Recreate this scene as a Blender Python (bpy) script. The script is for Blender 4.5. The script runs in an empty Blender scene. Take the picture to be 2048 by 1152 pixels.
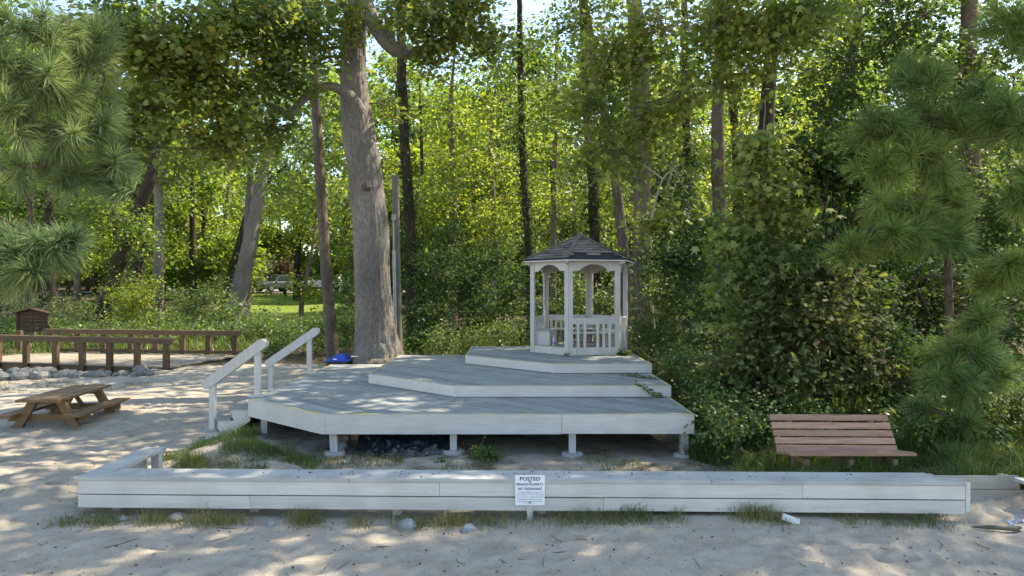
import bpy, math
import numpy as np
from mathutils import Vector

scene = bpy.context.scene
COL = scene.collection

# ---------------------------------------------------------------- camera
CAMZ, F, HY, CX = 2.3, 1365.0, 580.0, 1024.0     # focal length and horizon in photograph pixels
cam_data = bpy.data.cameras.new('camera')
cam_data.sensor_width = 36.0
cam_data.lens = 24.0
cam_data.clip_start = 0.1
cam_data.clip_end = 2000.0
cam = bpy.data.objects.new('camera', cam_data)
COL.objects.link(cam)
cam.location = (0, 0, CAMZ)
cam.rotation_euler = (math.radians(90) + math.atan(4 / F), 0, 0)
scene.camera = cam

# ---------------------------------------------------------------- sky and sun
SUN_AZ, SUN_EL = math.radians(62), math.radians(52)      # azimuth from +Y towards +X
world = bpy.data.worlds.new('World')
scene.world = world
world.use_nodes = True
wn = world.node_tree
bg = wn.nodes['Background']
sky = wn.nodes.new('ShaderNodeTexSky')
sky.sky_type = 'NISHITA'
sky.sun_disc = False
sky.sun_elevation = SUN_EL
sky.sun_rotation = SUN_AZ
sky.air_density = 1.0
sky.dust_density = 0.6
wn.links.new(sky.outputs[0], bg.inputs[0])
bg.inputs[1].default_value = 0.15
sun_data = bpy.data.lights.new('sun', 'SUN')
sun_data.energy = 3.8
sun_data.angle = math.radians(0.53)
sun_data.color = (1.0, 0.93, 0.80)
sun = bpy.data.objects.new('sun', sun_data)
COL.objects.link(sun)
sdir = Vector((math.sin(SUN_AZ) * math.cos(SUN_EL), math.cos(SUN_AZ) * math.cos(SUN_EL), math.sin(SUN_EL)))
sun.rotation_euler = (-sdir).to_track_quat('-Z', 'Y').to_euler()
sun.location = (20, 10, 40)

vs = scene.view_settings
vs.view_transform = 'Standard'
vs.look = 'None'
vs.exposure = 1.55
vs.use_white_balance = True            # balanced for open shade, as the photograph is
vs.white_balance_temperature = 7400
vs.white_balance_tint = 6
vs.gamma = 1.0
vs.use_curve_mapping = False
cy = scene.cycles
cy.max_bounces = 5
cy.diffuse_bounces = 3
cy.glossy_bounces = 2
cy.transmission_bounces = 4
cy.transparent_max_bounces = 4
cy.use_denoising = True
cy.use_adaptive_sampling = True
cy.adaptive_threshold = 0.02
cy.sample_clamp_indirect = 6.0
cy.caustics_reflective = False
cy.caustics_refractive = False

# ---------------------------------------------------------------- helpers
RNG = np.random.default_rng(11)

def P(px, py, D):
    """the point at distance D (metres ahead of the camera) seen at a photograph pixel"""
    return np.array([(px - CX) / F * D, D, CAMZ - (py - HY) / F * D])

def tag(o, label=None, cat=None, group=None, kind=None):
    if label: o['label'] = label
    if cat: o['category'] = cat
    if group: o['group'] = group
    if kind: o['kind'] = kind
    return o

def thing(name, label, cat, loc=(0, 0, 0), group=None):
    o = bpy.data.objects.new(name, None)
    COL.objects.link(o)
    o.empty_display_size = 0.2
    o.location = Vector([float(c) for c in loc])
    o['loc0'] = 0
    del o['loc0']
    return tag(o, label, cat, group)

def make_mesh(name, V, Fc, smooth=False):
    """V (n,3); Fc: array (m,k) or list of index lists"""
    me = bpy.data.meshes.new(name)
    V = np.asarray(V, dtype=np.float32)
    if isinstance(Fc, np.ndarray):
        m, k = Fc.shape
        me.vertices.add(len(V)); me.vertices.foreach_set('co', V.ravel())
        me.loops.add(m * k); me.loops.foreach_set('vertex_index', Fc.astype(np.int32).ravel())
        me.polygons.add(m); me.polygons.foreach_set('loop_start', np.arange(0, m * k, k, dtype=np.int32))
        me.update(calc_edges=True)
    else:
        me.from_pydata([tuple(map(float, v)) for v in V], [], [tuple(map(int, f)) for f in Fc])
        me.update()
    if smooth:
        me.polygons.foreach_set('use_smooth', np.ones(len(me.polygons), dtype=bool))
    return me

def obj(name, V, Fc, mat, parent=None, smooth=False, loc=None):
    """one mesh object; V in world coordinates, stored relative to its parent thing (or to loc)"""
    V = np.asarray(V, dtype=np.float64)
    if parent is not None:
        base = np.zeros(3); p = parent
        while p is not None:
            base = base + np.array(p.location); p = p.parent
        V = V - base
    elif loc is not None:
        V = V - np.asarray(loc)
    me = make_mesh(name, V, Fc, smooth)
    me.materials.append(mat)
    o = bpy.data.objects.new(name, me)
    COL.objects.link(o)
    if parent is not None:
        o.parent = parent
    elif loc is not None:
        o.location = Vector([float(c) for c in loc])
    return o

class Geo:
    """collects pieces of ONE object"""
    def __init__(s): s.V = []; s.F = []; s.n = 0
    def add(s, V, Fc):
        V = np.asarray(V, float); s.V.append(V)
        s.F += [[i + s.n for i in f] for f in (Fc.tolist() if isinstance(Fc, np.ndarray) else Fc)]
        s.n += len(V); return s
    def obj(s, name, mat, parent=None, smooth=False, loc=None):
        return obj(name, np.concatenate(s.V), s.F, mat, parent, smooth, loc)

BOXF = [(0, 3, 2, 1), (4, 5, 6, 7), (0, 1, 5, 4), (1, 2, 6, 5), (2, 3, 7, 6), (3, 0, 4, 7)]
def box(x0, x1, y0, y1, z0, z1):
    return np.array([(x0, y0, z0), (x1, y0, z0), (x1, y1, z0), (x0, y1, z0),
                     (x0, y0, z1), (x1, y0, z1), (x1, y1, z1), (x0, y1, z1)], float), BOXF

def unit(v):
    v = np.asarray(v, float)
    return v / np.maximum(np.linalg.norm(v, axis=-1, keepdims=True), 1e-9)

def beam(a, b, w, h, up=(0, 0, 1), off=(0, 0, 0)):
    """rectangular bar from a to b, w across (sideways), h along 'up'"""
    a = np.asarray(a, float) + off; b = np.asarray(b, float) + off
    d = unit(b - a); s = unit(np.cross(d, up)); u = np.cross(s, d)
    V = []
    for p in (a, b):
        for (i, j) in ((-1, -1), (1, -1), (1, 1), (-1, 1)):
            V.append(p + s * i * w / 2 + u * j * h / 2)
    return np.array(V), [(3, 2, 1, 0), (4, 5, 6, 7), (0, 1, 5, 4), (1, 2, 6, 5), (2, 3, 7, 6), (3, 0, 4, 7)]

def prism(poly, dvec):
    """extrude a planar polygon (list of 3d points) by dvec"""
    A = np.asarray(poly, float); n = len(A)
    V = np.concatenate([A, A + np.asarray(dvec, float)])
    Fc = [list(range(n))[::-1], list(range(n, 2 * n))]
    Fc += [(i, (i + 1) % n, n + (i + 1) % n, n + i) for i in range(n)]
    return V, Fc

def clip(poly, n, c):
    """keep the part of a 2d polygon where dot(n,p) <= c"""
    out = []
    for i in range(len(poly)):
        p, q = np.asarray(poly[i]), np.asarray(poly[(i + 1) % len(poly)])
        dp, dq = np.dot(n, p) - c, np.dot(n, q) - c
        if dp <= 0: out.append(p)
        if dp * dq < 0: out.append(p + (q - p) * dp / (dp - dq))
    return out

def clip_convex(poly, region):
    """clip poly by a convex counter-clockwise region"""
    for i in range(len(region)):
        a, b = np.asarray(region[i]), np.asarray(region[(i + 1) % len(region)])
        nrm = np.array([(b - a)[1], -(b - a)[0]]); nrm = nrm / np.linalg.norm(nrm)
        poly = clip(poly, nrm, np.dot(nrm, a))
        if len(poly) < 3: return []
    return poly

def spline(pts, n):
    """Catmull-Rom through pts (rows of any width), n samples"""
    pts = np.asarray(pts, float)
    k = len(pts)
    if k == 2:
        t = np.linspace(0, 1, n)[:, None]; return pts[0] * (1 - t) + pts[1] * t
    q = np.vstack([2 * pts[0] - pts[1], pts, 2 * pts[-1] - pts[-2]])
    t = np.linspace(0, k - 1, n); i = np.minimum(t.astype(int), k - 2); f = (t - i)[:, None]
    p0, p1, p2, p3 = q[i], q[i + 1], q[i + 2], q[i + 3]
    return 0.5 * (2 * p1 + (p2 - p0) * f + (2 * p0 - 5 * p1 + 4 * p2 - p3) * f ** 2 + (3 * p1 - p0 - 3 * p2 + p3) * f ** 3)

def tube(pts, rad, sides=6, wob=0.0, rng=RNG, ridges=0.0):
    """tapered tube; returns V, F(list of quads as array + caps merged as degenerate-free tris list)"""
    pts = np.asarray(pts, float); n = len(pts)
    rad = np.broadcast_to(np.asarray(rad, float), (n,))
    T = unit(np.gradient(pts, axis=0))
    ref = np.array([0.0, 1.0, 0.0]) if abs(T[:, 1]).mean() < 0.8 else np.array([1.0, 0, 0])
    S = unit(np.cross(T, ref)); U = np.cross(S, T)
    a = np.linspace(0, 2 * np.pi, sides, endpoint=False)
    R = rad[:, None] * np.ones((1, sides))
    if wob:
        ph = rng.uniform(0, 6.28, 6)
        zz = np.linspace(0, n / 6.0, n)[:, None]
        R = R * (1 + wob * (np.sin(a * 2 + ph[0] + zz * 0.7) * .5 + np.sin(a * 3 + ph[1] - zz) * .4 + np.sin(a * 5 + ph[2] + zz * 1.7) * .35
                            + np.sin(zz * 2.3 + ph[3]) * .3) + rng.normal(0, wob * .25, (n, sides)))
    if ridges:
        zz = np.concatenate([[0], np.cumsum(np.linalg.norm(np.diff(pts, axis=0), axis=1))])[:, None]
        wv = .9 * np.sin(zz * 1.3 + a * 2) + .7 * np.sin(zz * 3.1 - a * 3 + 1) + .4 * np.sin(zz * 6.7 + a * 5)
        R = R * (1 + ridges * (1 - 2 * np.abs(np.sin(a * 11 + wv))) + ridges * .6 * (1 - 2 * np.abs(np.sin(a * 17 - 1.6 * wv + 2))))
    V = pts[:, None] + R[..., None] * (np.cos(a)[None, :, None] * S[:, None] + np.sin(a)[None, :, None] * U[:, None])
    V = V.reshape(-1, 3)
    i = np.arange(n - 1)[:, None] * sides; j = np.arange(sides)[None]; j2 = (j + 1) % sides
    Fq = np.stack([i + j, i + j2, i + sides + j2, i + sides + j], -1).reshape(-1, 4)
    return V, Fq

class Tubes:
    """many tubes in one mesh (numpy)"""
    def __init__(s): s.V = []; s.F = []; s.n = 0
    def add(s, pts, rad, sides=5, wob=0.0, rng=RNG):
        V, Fq = tube(pts, rad, sides, wob, rng); s.V.append(V); s.F.append(Fq + s.n); s.n += len(V)
    def arrays(s): return np.concatenate(s.V), np.concatenate(s.F)

def sstep(a, b, x):
    t = np.clip((np.asarray(x, float) - a) / (b - a), 0, 1)
    return t * t * (3 - 2 * t)

# ---------------------------------------------------------------- materials
def nodes_of(name):
    m = bpy.data.materials.new(name); m.use_nodes = True
    nt = m.node_tree
    return m, nt, nt.nodes['Principled BSDF'], nt.nodes['Material Output']

def N(nt, t, **kw):
    n = nt.nodes.new(t)
    for k, v in kw.items():
        if isinstance(k, str) and k.startswith('i_'): n.inputs[k[2:]].default_value = v
        else: setattr(n, k, v)
    return n

def ramp(nt, stops, interp='LINEAR'):
    r = nt.nodes.new('ShaderNodeValToRGB'); cr = r.color_ramp; cr.interpolation = interp
    while len(cr.elements) < len(stops): cr.elements.new(0.5)
    for e, (p, c) in zip(cr.elements, stops):
        e.position = p; e.color = tuple(c) + ((1,) if len(c) == 3 else ())
    return r

def mixc(nt, fac, a, b, mode='MIX'):
    m = nt.nodes.new('ShaderNodeMix'); m.data_type = 'RGBA'; m.blend_type = mode
    for sock, v in ((m.inputs[0], fac), (m.inputs[6], a), (m.inputs[7], b)):
        if hasattr(v, 'links'): nt.links.new(v, sock)
        elif isinstance(v, (int, float)): sock.default_value = v
        else: sock.default_value = tuple(v) + (1,)
    return m.outputs[2]

def tex_noise(nt, scale, detail=4, rough=0.55, vec=None, dist=0.0):
    n = N(nt, 'ShaderNodeTexNoise'); n.inputs['Scale'].default_value = scale
    n.inputs['Detail'].default_value = detail; n.inputs['Roughness'].default_value = rough
    n.inputs['Distortion'].default_value = dist
    if vec is not None: nt.links.new(vec, n.inputs['Vector'])
    return n

def mapped(nt, scale=(1, 1, 1), rot=(0, 0, 0), coord='Object'):
    tc = N(nt, 'ShaderNodeTexCoord'); mp = N(nt, 'ShaderNodeMapping')
    mp.inputs['Scale'].default_value = scale; mp.inputs['Rotation'].default_value = rot
    nt.links.new(tc.outputs[coord], mp.inputs['Vector'])
    return mp.outputs[0]

def bump(nt, bsdf, height, strength=0.3, dist=0.01):
    b = N(nt, 'ShaderNodeBump'); b.inputs['Strength'].default_value = strength; b.inputs['Distance'].default_value = dist
    nt.links.new(height, b.inputs['Height']); nt.links.new(b.outputs[0], bsdf.inputs['Normal'])

def mat_wood(name, col, dark, rotz=0.0, axis='X', rough=0.6, var=0.12, grain=1.0, stain=0.35, bumpk=0.25, stain_col=None, chips=None):
    """timber, painted or bare: grain along an axis, per-board tone, blotchy stains"""
    m, nt, b, o = nodes_of(name)
    sc = {'X': (1.2, 22, 22), 'Y': (22, 1.2, 22), 'Z': (22, 22, 1.2)}[axis]
    tc = N(nt, 'ShaderNodeTexCoord'); mp0 = N(nt, 'ShaderNodeMapping'); mp0.inputs['Rotation'].default_value = (0, 0, rotz)
    nt.links.new(tc.outputs['Object'], mp0.inputs['Vector'])
    mp = N(nt, 'ShaderNodeMapping'); mp.inputs['Scale'].default_value = sc
    nt.links.new(mp0.outputs[0], mp.inputs['Vector'])
    oi = N(nt, 'ShaderNodeObjectInfo')
    off = N(nt, 'ShaderNodeVectorMath', operation='ADD')
    cmb = N(nt, 'ShaderNodeCombineXYZ')
    mul = N(nt, 'ShaderNodeMath', operation='MULTIPLY'); mul.inputs[1].default_value = 37.0
    nt.links.new(oi.outputs['Random'], mul.inputs[0])
    for k in range(3): nt.links.new(mul.outputs[0], cmb.inputs[k])
    nt.links.new(mp.outputs[0], off.inputs[0]); nt.links.new(cmb.outputs[0], off.inputs[1])
    g = tex_noise(nt, 1.6 * grain, 6, 0.62, off.outputs[0], 0.4)
    gr = ramp(nt, [(0.3, dark), (0.62, col)]); nt.links.new(g.outputs[0], gr.inputs[0])
    s = tex_noise(nt, 2.3, 5, 0.6, tc.outputs['Object'])
    sr = ramp(nt, [(0.42, (0, 0, 0)), (0.72, (1, 1, 1))]); nt.links.new(s.outputs[0], sr.inputs[0])
    sm = N(nt, 'ShaderNodeMath', operation='MULTIPLY'); sm.inputs[1].default_value = stain
    nt.links.new(sr.outputs[0], sm.inputs[0])
    c1 = mixc(nt, sm.outputs[0], gr.outputs[0], stain_col or tuple(0.5 * d for d in dark))
    vr = N(nt, 'ShaderNodeMapRange'); vr.inputs[3].default_value = 1 - var; vr.inputs[4].default_value = 1 + var
    nt.links.new(oi.outputs['Random'], vr.inputs[0])
    hsv = N(nt, 'ShaderNodeHueSaturation'); nt.links.new(vr.outputs[0], hsv.inputs['Value']); nt.links.new(c1, hsv.inputs['Color'])
    last = hsv.outputs[0]
    if chips:
        cn = tex_noise(nt, 14, 4, 0.7, tc.outputs['Object'])
        cr = ramp(nt, [(0.66, (0, 0, 0)), (0.70, (1, 1, 1))]); nt.links.new(cn.outputs[0], cr.inputs[0])
        last = mixc(nt, cr.outputs[0], last, chips)
    nt.links.new(last, b.inputs['Base Color'])
    b.inputs['Roughness'].default_value = rough
    b.inputs['Specular IOR Level'].default_value = 0.3
    bump(nt, b, g.outputs[0], bumpk, 0.004)
    return m

def mat_plain(name, col, rough=0.5, metallic=0.0, noise=0.0, nscale=8.0, bumpk=0.0, spec=0.5):
    m, nt, b, o = nodes_of(name)
    v = mapped(nt)
    n = tex_noise(nt, nscale, 5, 0.6, v)
    r = ramp(nt, [(0.3, tuple(c * (1 - noise) for c in col)), (0.7, tuple(min(1, c * (1 + noise)) for c in col))])
    nt.links.new(n.outputs[0], r.inputs[0]); nt.links.new(r.outputs[0], b.inputs['Base Color'])
    b.inputs['Roughness'].default_value = rough; b.inputs['Metallic'].default_value = metallic
    b.inputs['Specular IOR Level'].default_value = spec
    if bumpk: bump(nt, b, n.outputs[0], bumpk, 0.02)
    return m

def mat_bark(name, c0, c1, c2, scale=1.0, strength=0.9, patch=None):
    m, nt, b, o = nodes_of(name)
    v = mapped(nt, (9 * scale, 9 * scale, 1.6 * scale))
    n1 = tex_noise(nt, 1.5, 8, 0.68, v, 0.8)
    vor = N(nt, 'ShaderNodeTexVoronoi'); vor.feature = 'DISTANCE_TO_EDGE'; vor.inputs['Scale'].default_value = 1.7
    v2 = N(nt, 'ShaderNodeVectorMath', operation='ADD')
    mulv = N(nt, 'ShaderNodeVectorMath', operation='SCALE'); mulv.inputs['Scale'].default_value = 1.3
    nt.links.new(n1.outputs['Color'], mulv.inputs[0]); nt.links.new(v, v2.inputs[0]); nt.links.new(mulv.outputs[0], v2.inputs[1])
    nt.links.new(v2.outputs[0], vor.inputs['Vector'])
    vr = ramp(nt, [(0.0, (0, 0, 0)), (0.22, (1, 1, 1))]); nt.links.new(vor.outputs['Distance'], vr.inputs[0])
    h = mixc(nt, 0.5, n1.outputs['Color'], vr.outputs[0], 'MULTIPLY')
    cr = ramp(nt, [(0.08, c0), (0.42, c1), (0.8, c2)]); nt.links.new(h, cr.inputs[0])
    big = tex_noise(nt, 0.9, 4, 0.6, mapped(nt, (1, 1, .6)))
    br = ramp(nt, [(0.35, (0.62, 0.62, 0.62)), (0.65, (1.1, 1.08, 1.05))]); nt.links.new(big.outputs[0], br.inputs[0])
    c = mixc(nt, 1.0, cr.outputs[0], br.outputs[0], 'MULTIPLY')
    if patch:
        pn = tex_noise(nt, 1.6, 5, 0.65, mapped(nt, (1.6, 1.6, .7)))
        pr = ramp(nt, [(0.55, (0, 0, 0)), (0.63, (1, 1, 1))]); nt.links.new(pn.outputs[0], pr.inputs[0])
        c = mixc(nt, pr.outputs[0], c, patch)
    nt.links.new(c, b.inputs['Base Color'])
    b.inputs['Roughness'].default_value = 0.9; b.inputs['Specular IOR Level'].default_value = 0.15
    bump(nt, b, h, strength, 0.03)
    return m

def mat_leaf(name, cols, trans, tfac=0.45, rough=0.45, patch=None, spec=0.4):
    """leaf colours vary leaf by leaf; light comes through the blade"""
    m, nt, b, o = nodes_of(name)
    geo = N(nt, 'ShaderNodeNewGeometry')
    st = [(i / max(1, len(cols) - 1), c) for i, c in enumerate(cols)]
    r = ramp(nt, st); nt.links.new(geo.outputs['Random Per Island'], r.inputs[0])
    t = ramp(nt, [(0.0, tuple(c * 0.75 for c in trans)), (1.0, tuple(min(1, c * 1.25) for c in trans))])
    nt.links.new(geo.outputs['Random Per Island'], t.inputs[0])
    n = tex_noise(nt, 0.55, 3, 0.5, mapped(nt))
    nr = ramp(nt, [(0.35, (0.72, 0.80, 0.85)), (0.65, (1.2, 1.12, 0.95))]); nt.links.new(n.outputs[0], nr.inputs[0])
    c = mixc(nt, 1.0, r.outputs[0], nr.outputs[0], 'MULTIPLY')
    tcol = mixc(nt, 1.0, t.outputs[0], nr.outputs[0], 'MULTIPLY')
    if patch:
        pr = ramp(nt, [(patch[0], (0, 0, 0)), (min(0.999, patch[0] + .01), (1, 1, 1))]); nt.links.new(geo.outputs['Random Per Island'], pr.inputs[0])
        c = mixc(nt, pr.outputs[0], c, patch[1]); tcol = mixc(nt, pr.outputs[0], tcol, patch[1])
    nt.links.new(c, b.inputs['Base Color'])
    b.inputs['Roughness'].default_value = rough; b.inputs['Specular IOR Level'].default_value = spec
    tr = N(nt, 'ShaderNodeBsdfTranslucent'); nt.links.new(tcol, tr.inputs[0])
    mx = N(nt, 'ShaderNodeMixShader'); mx.inputs[0].default_value = tfac
    nt.links.new(b.outputs[0], mx.inputs[1]); nt.links.new(tr.outputs[0], mx.inputs[2]); nt.links.new(mx.outputs[0], o.inputs[0])
    return m

M = {}
M['fascia'] = mat_wood('painted_fascia', (0.62, 0.585, 0.565), (0.52, 0.49, 0.47), 0, 'X', 0.55, 0.07, 1.0, 0.42, 0.14, (0.40, 0.37, 0.345), chips=(0.47, 0.44, 0.42))
M['gaz'] = mat_wood('painted_gazebo', (0.58, 0.55, 0.535), (0.46, 0.435, 0.42), 0, 'Z', 0.6, 0.06, 1.0, 0.3, 0.12, (0.34, 0.315, 0.30), chips=(0.34, 0.31, 0.28))
M['deck'] = mat_wood('painted_deck', (0.34, 0.35, 0.355), (0.25, 0.255, 0.255), math.radians(45), 'X', 0.62, 0.20, 1.2, 0.6, 0.25, (0.19, 0.185, 0.17), chips=(0.38, 0.375, 0.36))
M['cap'] = mat_wood('painted_cap', (0.47, 0.47, 0.465), (0.37, 0.37, 0.365), 0, 'X', 0.6, 0.07, 1.0, 0.45, 0.15, (0.20, 0.185, 0.165))
M['tan'] = mat_wood('tan_plank', (0.42, 0.385, 0.34), (0.34, 0.31, 0.27), 0, 'X', 0.65, 0.05, 1.0, 0.3, 0.12)
M['bench'] = mat_wood('stained_bench_slat', (0.42, 0.24, 0.17), (0.25, 0.135, 0.095), 0, 'X', 0.55, 0.16, 1.4, 0.4, 0.3, (0.30, 0.20, 0.16))
M['picnic'] = mat_wood('weathered_pine', (0.25, 0.15, 0.075), (0.135, 0.078, 0.038), 0, 'Y', 0.7, 0.18, 1.2, 0.45, 0.3, (0.10, 0.07, 0.045))
M['bridge'] = mat_wood('bridge_timber', (0.14, 0.088, 0.050), (0.065, 0.040, 0.024), 0, 'X', 0.75, 0.18, 1.0, 0.4, 0.3, (0.05, 0.04, 0.03))
M['bridge_deck'] = mat_wood('bridge_planks', (0.36, 0.31, 0.25), (0.25, 0.21, 0.165), 0, 'Y', 0.8, 0.14, 1.0, 0.4, 0.3)
M['brown'] = mat_wood('dark_brown_board', (0.075, 0.040, 0.028), (0.04, 0.021, 0.016), 0, 'X', 0.7, 0.15, 1.0, 0.4, 0.3)
M['grey_pole'] = mat_wood('grey_pole_wood', (0.19, 0.175, 0.145), (0.11, 0.10, 0.085), 0, 'Z', 0.85, 0.05, 1.2, 0.4, 0.4)
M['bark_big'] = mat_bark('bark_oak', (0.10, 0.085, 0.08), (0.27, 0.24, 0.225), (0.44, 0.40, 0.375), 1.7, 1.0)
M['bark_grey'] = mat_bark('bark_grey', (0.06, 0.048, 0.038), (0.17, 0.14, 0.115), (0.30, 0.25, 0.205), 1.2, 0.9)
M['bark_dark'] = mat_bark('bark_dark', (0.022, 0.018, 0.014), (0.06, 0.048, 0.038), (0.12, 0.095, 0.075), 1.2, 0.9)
M['bark_pine'] = mat_bark('bark_pine', (0.06, 0.042, 0.032), (0.17, 0.125, 0.10), (0.29, 0.225, 0.185), 1.6, 0.8)
M['bark_rot'] = mat_bark('bark_scarred', (0.075, 0.06, 0.05), (0.20, 0.17, 0.145), (0.34, 0.295, 0.255), 1.2, 0.9)
M['twig'] = mat_plain('twig_bark', (0.13, 0.105, 0.08), 0.9, 0, 0.3, 12)
M['twig_pale'] = mat_plain('pale_twig', (0.30, 0.27, 0.23), 0.9, 0, 0.3, 12)
G = lambda r, g, b: (r, g, b)
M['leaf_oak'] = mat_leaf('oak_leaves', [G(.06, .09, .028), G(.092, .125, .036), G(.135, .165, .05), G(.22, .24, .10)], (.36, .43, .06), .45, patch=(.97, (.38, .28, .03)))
M['leaf_gum'] = mat_leaf('sweetgum_leaves', [G(.085, .13, .030), G(.13, .175, .042), G(.185, .225, .058), G(.26, .28, .10)], (.36, .44, .06), .45)
M['leaf_sapling'] = mat_leaf('pale_star_leaves', [G(.11, .16, .045), G(.155, .205, .058), G(.21, .25, .075), G(.29, .31, .12)], (.36, .44, .07), .42, .5, spec=.3)
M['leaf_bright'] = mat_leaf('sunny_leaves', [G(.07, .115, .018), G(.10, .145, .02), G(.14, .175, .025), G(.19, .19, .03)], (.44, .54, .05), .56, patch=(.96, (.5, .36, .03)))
M['leaf_mid'] = mat_leaf('woodland_leaves', [G(.045, .08, .018), G(.065, .105, .022), G(.09, .135, .028), G(.13, .16, .04)], (.30, .42, .05), .50, patch=(.985, (.4, .3, .03)))
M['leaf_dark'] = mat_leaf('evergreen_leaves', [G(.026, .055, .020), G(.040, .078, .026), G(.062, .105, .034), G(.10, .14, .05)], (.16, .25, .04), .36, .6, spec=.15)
M['leaf_shrub'] = mat_leaf('shrub_leaves', [G(.045, .085, .024), G(.068, .12, .032), G(.10, .155, .042), G(.16, .19, .075)], (.26, .36, .05), .42)
M['leaf_scrub'] = mat_leaf('scrub_oak_leaves', [G(.058, .088, .030), G(.092, .125, .042), G(.14, .165, .06), G(.23, .23, .11)], (.26, .31, .06), .40, .6, patch=(.94, (.24, .16, .08)), spec=.2)
M['leaf_pale'] = mat_leaf('pale_roadside_leaves', [G(.10, .13, .05), G(.15, .18, .07), G(.22, .24, .11), G(.28, .28, .15)], (.34, .38, .10), .40)
M['leaf_red'] = mat_leaf('reddish_leaves', [G(.16, .09, .04), G(.22, .12, .06), G(.28, .17, .08), G(.18, .16, .06)], (.35, .20, .08), .40)
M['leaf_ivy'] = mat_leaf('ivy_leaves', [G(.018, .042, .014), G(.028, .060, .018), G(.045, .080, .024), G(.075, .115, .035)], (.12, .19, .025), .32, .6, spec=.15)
M['needle'] = mat_leaf('pine_needles', [G(.085, .155, .052), G(.125, .205, .068), G(.175, .255, .09), G(.28, .28, .10)], (.27, .38, .11), .36, .5, spec=.2)
M['needle_blue'] = mat_leaf('blue_pine_needles', [G(.105, .17, .085), G(.15, .22, .11), G(.20, .27, .135), G(.30, .29, .12)], (.27, .37, .13), .34, .5, spec=.2)
M['grass'] = mat_leaf('grass_blades', [G(.045, .085, .022), G(.07, .12, .032), G(.11, .15, .045), G(.20, .20, .085)], (.20, .28, .05), .38)
M['grass_dry'] = mat_leaf('dry_grass_blades', [G(.07, .10, .035), G(.12, .14, .05), G(.20, .19, .08), G(.30, .25, .13)], (.22, .25, .07), .35)
# ================================================================ the ground
def sines(X, Y, seed, wl, n=10):
    r = np.random.default_rng(seed); out = 0
    for _ in range(n):
        a = r.uniform(0, 6.283); k = 6.283 / (wl * r.uniform(0.6, 1.6))
        out = out + np.sin(k * (X * math.cos(a) + Y * math.sin(a)) + r.uniform(0, 6.283))
    return out / math.sqrt(n)

def height(X, Y):
    X = np.asarray(X, float); Y = np.asarray(Y, float)
    left = sstep(-4.2, -5.2, X)
    z = -0.20 * left * sstep(8.3, 11.0, Y) * (1 - sstep(17.5, 20.5, Y))
    z = z + 0.32 * sstep(15.6, 17.4, Y) * sstep(-3.9, -2.6, X) * (1 - sstep(20, 24, Y))
    z = z + 0.34 * sstep(2.8, 5.0, X) * sstep(8.6, 12.0, Y) * (1 - sstep(15, 24, Y))
    z = z + 0.10 * sstep(4.2, 5.2, X) * sstep(6.9, 7.6, Y)
    z = z - 0.95 * sstep(-10.6, -11.8, X) * sstep(19.1, 20.0, Y) * (1 - sstep(22.6, 24.0, Y))       # ditch under the bridge
    z = z + 0.04 * np.clip(Y - 22, 0, 70) * sstep(22, 26, Y)
    z = z - 0.09 * sstep(7.4, 8.8, Y) * (1 - sstep(15, 16.5, Y)) * sstep(-4.4, -3.4, X) * (1 - sstep(2.6, 3.4, X))
    z = z - 0.004 * np.clip(5 - Y, 0, 60)
    return z

def bands(segs):
    out = []
    for a, b, s in segs: out += list(np.arange(a, b, s))
    return np.array(out + [segs[-1][1]])

gx = bands([(-260, -60, 25), (-60, -20, 3), (-20, -8.5, 0.35), (-8.5, 8.5, 0.042), (8.5, 20, 0.5), (20, 60, 4), (60, 260, 25)])
gy = bands([(-160, -20, 20), (-20, 4.2, 2.0), (4.2, 9.0, 0.03), (9.0, 16.5, 0.07), (16.5, 30, 0.3), (30, 100, 2.5), (100, 420, 40)])
GX, GY = np.meshgrid(gx, gy)
GZ = height(GX, GY)
sand_m = np.clip(1 - sstep(7.4, 7.7, GY), 0, 1)                       # beach in front of the low wall
left_sand = sstep(-3.6, -4.6, GX) * (1 - sstep(20.2, 21.6, GY - 0.15 * (GX + 10)))
sand_m = np.maximum(sand_m, left_sand)
sand_m = np.maximum(sand_m, 0.62 * (GY > 7.3) * (GX < 3.0) * (1 - sstep(14, 16.5, GY)) * (GX > -5))
lawn_m = sstep(33, 37, GY) * sstep(-.20, -.24, GX / np.maximum(GY, 1)) * (1 - sstep(-.40, -.44, GX / np.maximum(GY, 1)) * 0.8) * (1 - sstep(69, 70, GY))
# trodden sand: footprints and ripples
foot = np.random.default_rng(5)
fz = np.zeros_like(GZ)
for _ in range(3600):
    if foot.random() < 0.72: x, y = foot.uniform(-8.4, 8.4), 4.2 + 4.4 * foot.random() ** 1.1
    else: x, y = foot.uniform(-8.4, -4.4), foot.uniform(8.5, 16)
    a = foot.uniform(0, 6.283); l, w = foot.uniform(.06, .14), foot.uniform(.04, .07); dep = foot.uniform(.005, .026)
    i0, i1 = np.searchsorted(gy, [y - .5, y + .5]); j0, j1 = np.searchsorted(gx, [x - .5, x + .5])
    dx, dy = GX[i0:i1, j0:j1] - x, GY[i0:i1, j0:j1] - y
    u, v = dx * math.cos(a) + dy * math.sin(a), -dx * math.sin(a) + dy * math.cos(a)
    q = (u / l) ** 2 + (v / w) ** 2
    fz[i0:i1, j0:j1] += dep * (-np.exp(-q * 0.9) + 0.42 * np.exp(-((np.sqrt(q) - 1.75) / .55) ** 2))
near = (np.abs(GX) < 8.8) & (GY > 3.5) & (GY < 17)
small = 0.006 * sines(GX, GY, 1, .9) + 0.004 * sines(GX, GY, 2, .35) + 0.0035 * sines(GX, GY, 3, .16)
wall_flat = 1 - 0.75 * sstep(6.0, 6.8, GY) * (1 - sstep(7.6, 8.2, GY)) * (np.abs(GX) < 4.8)
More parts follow.
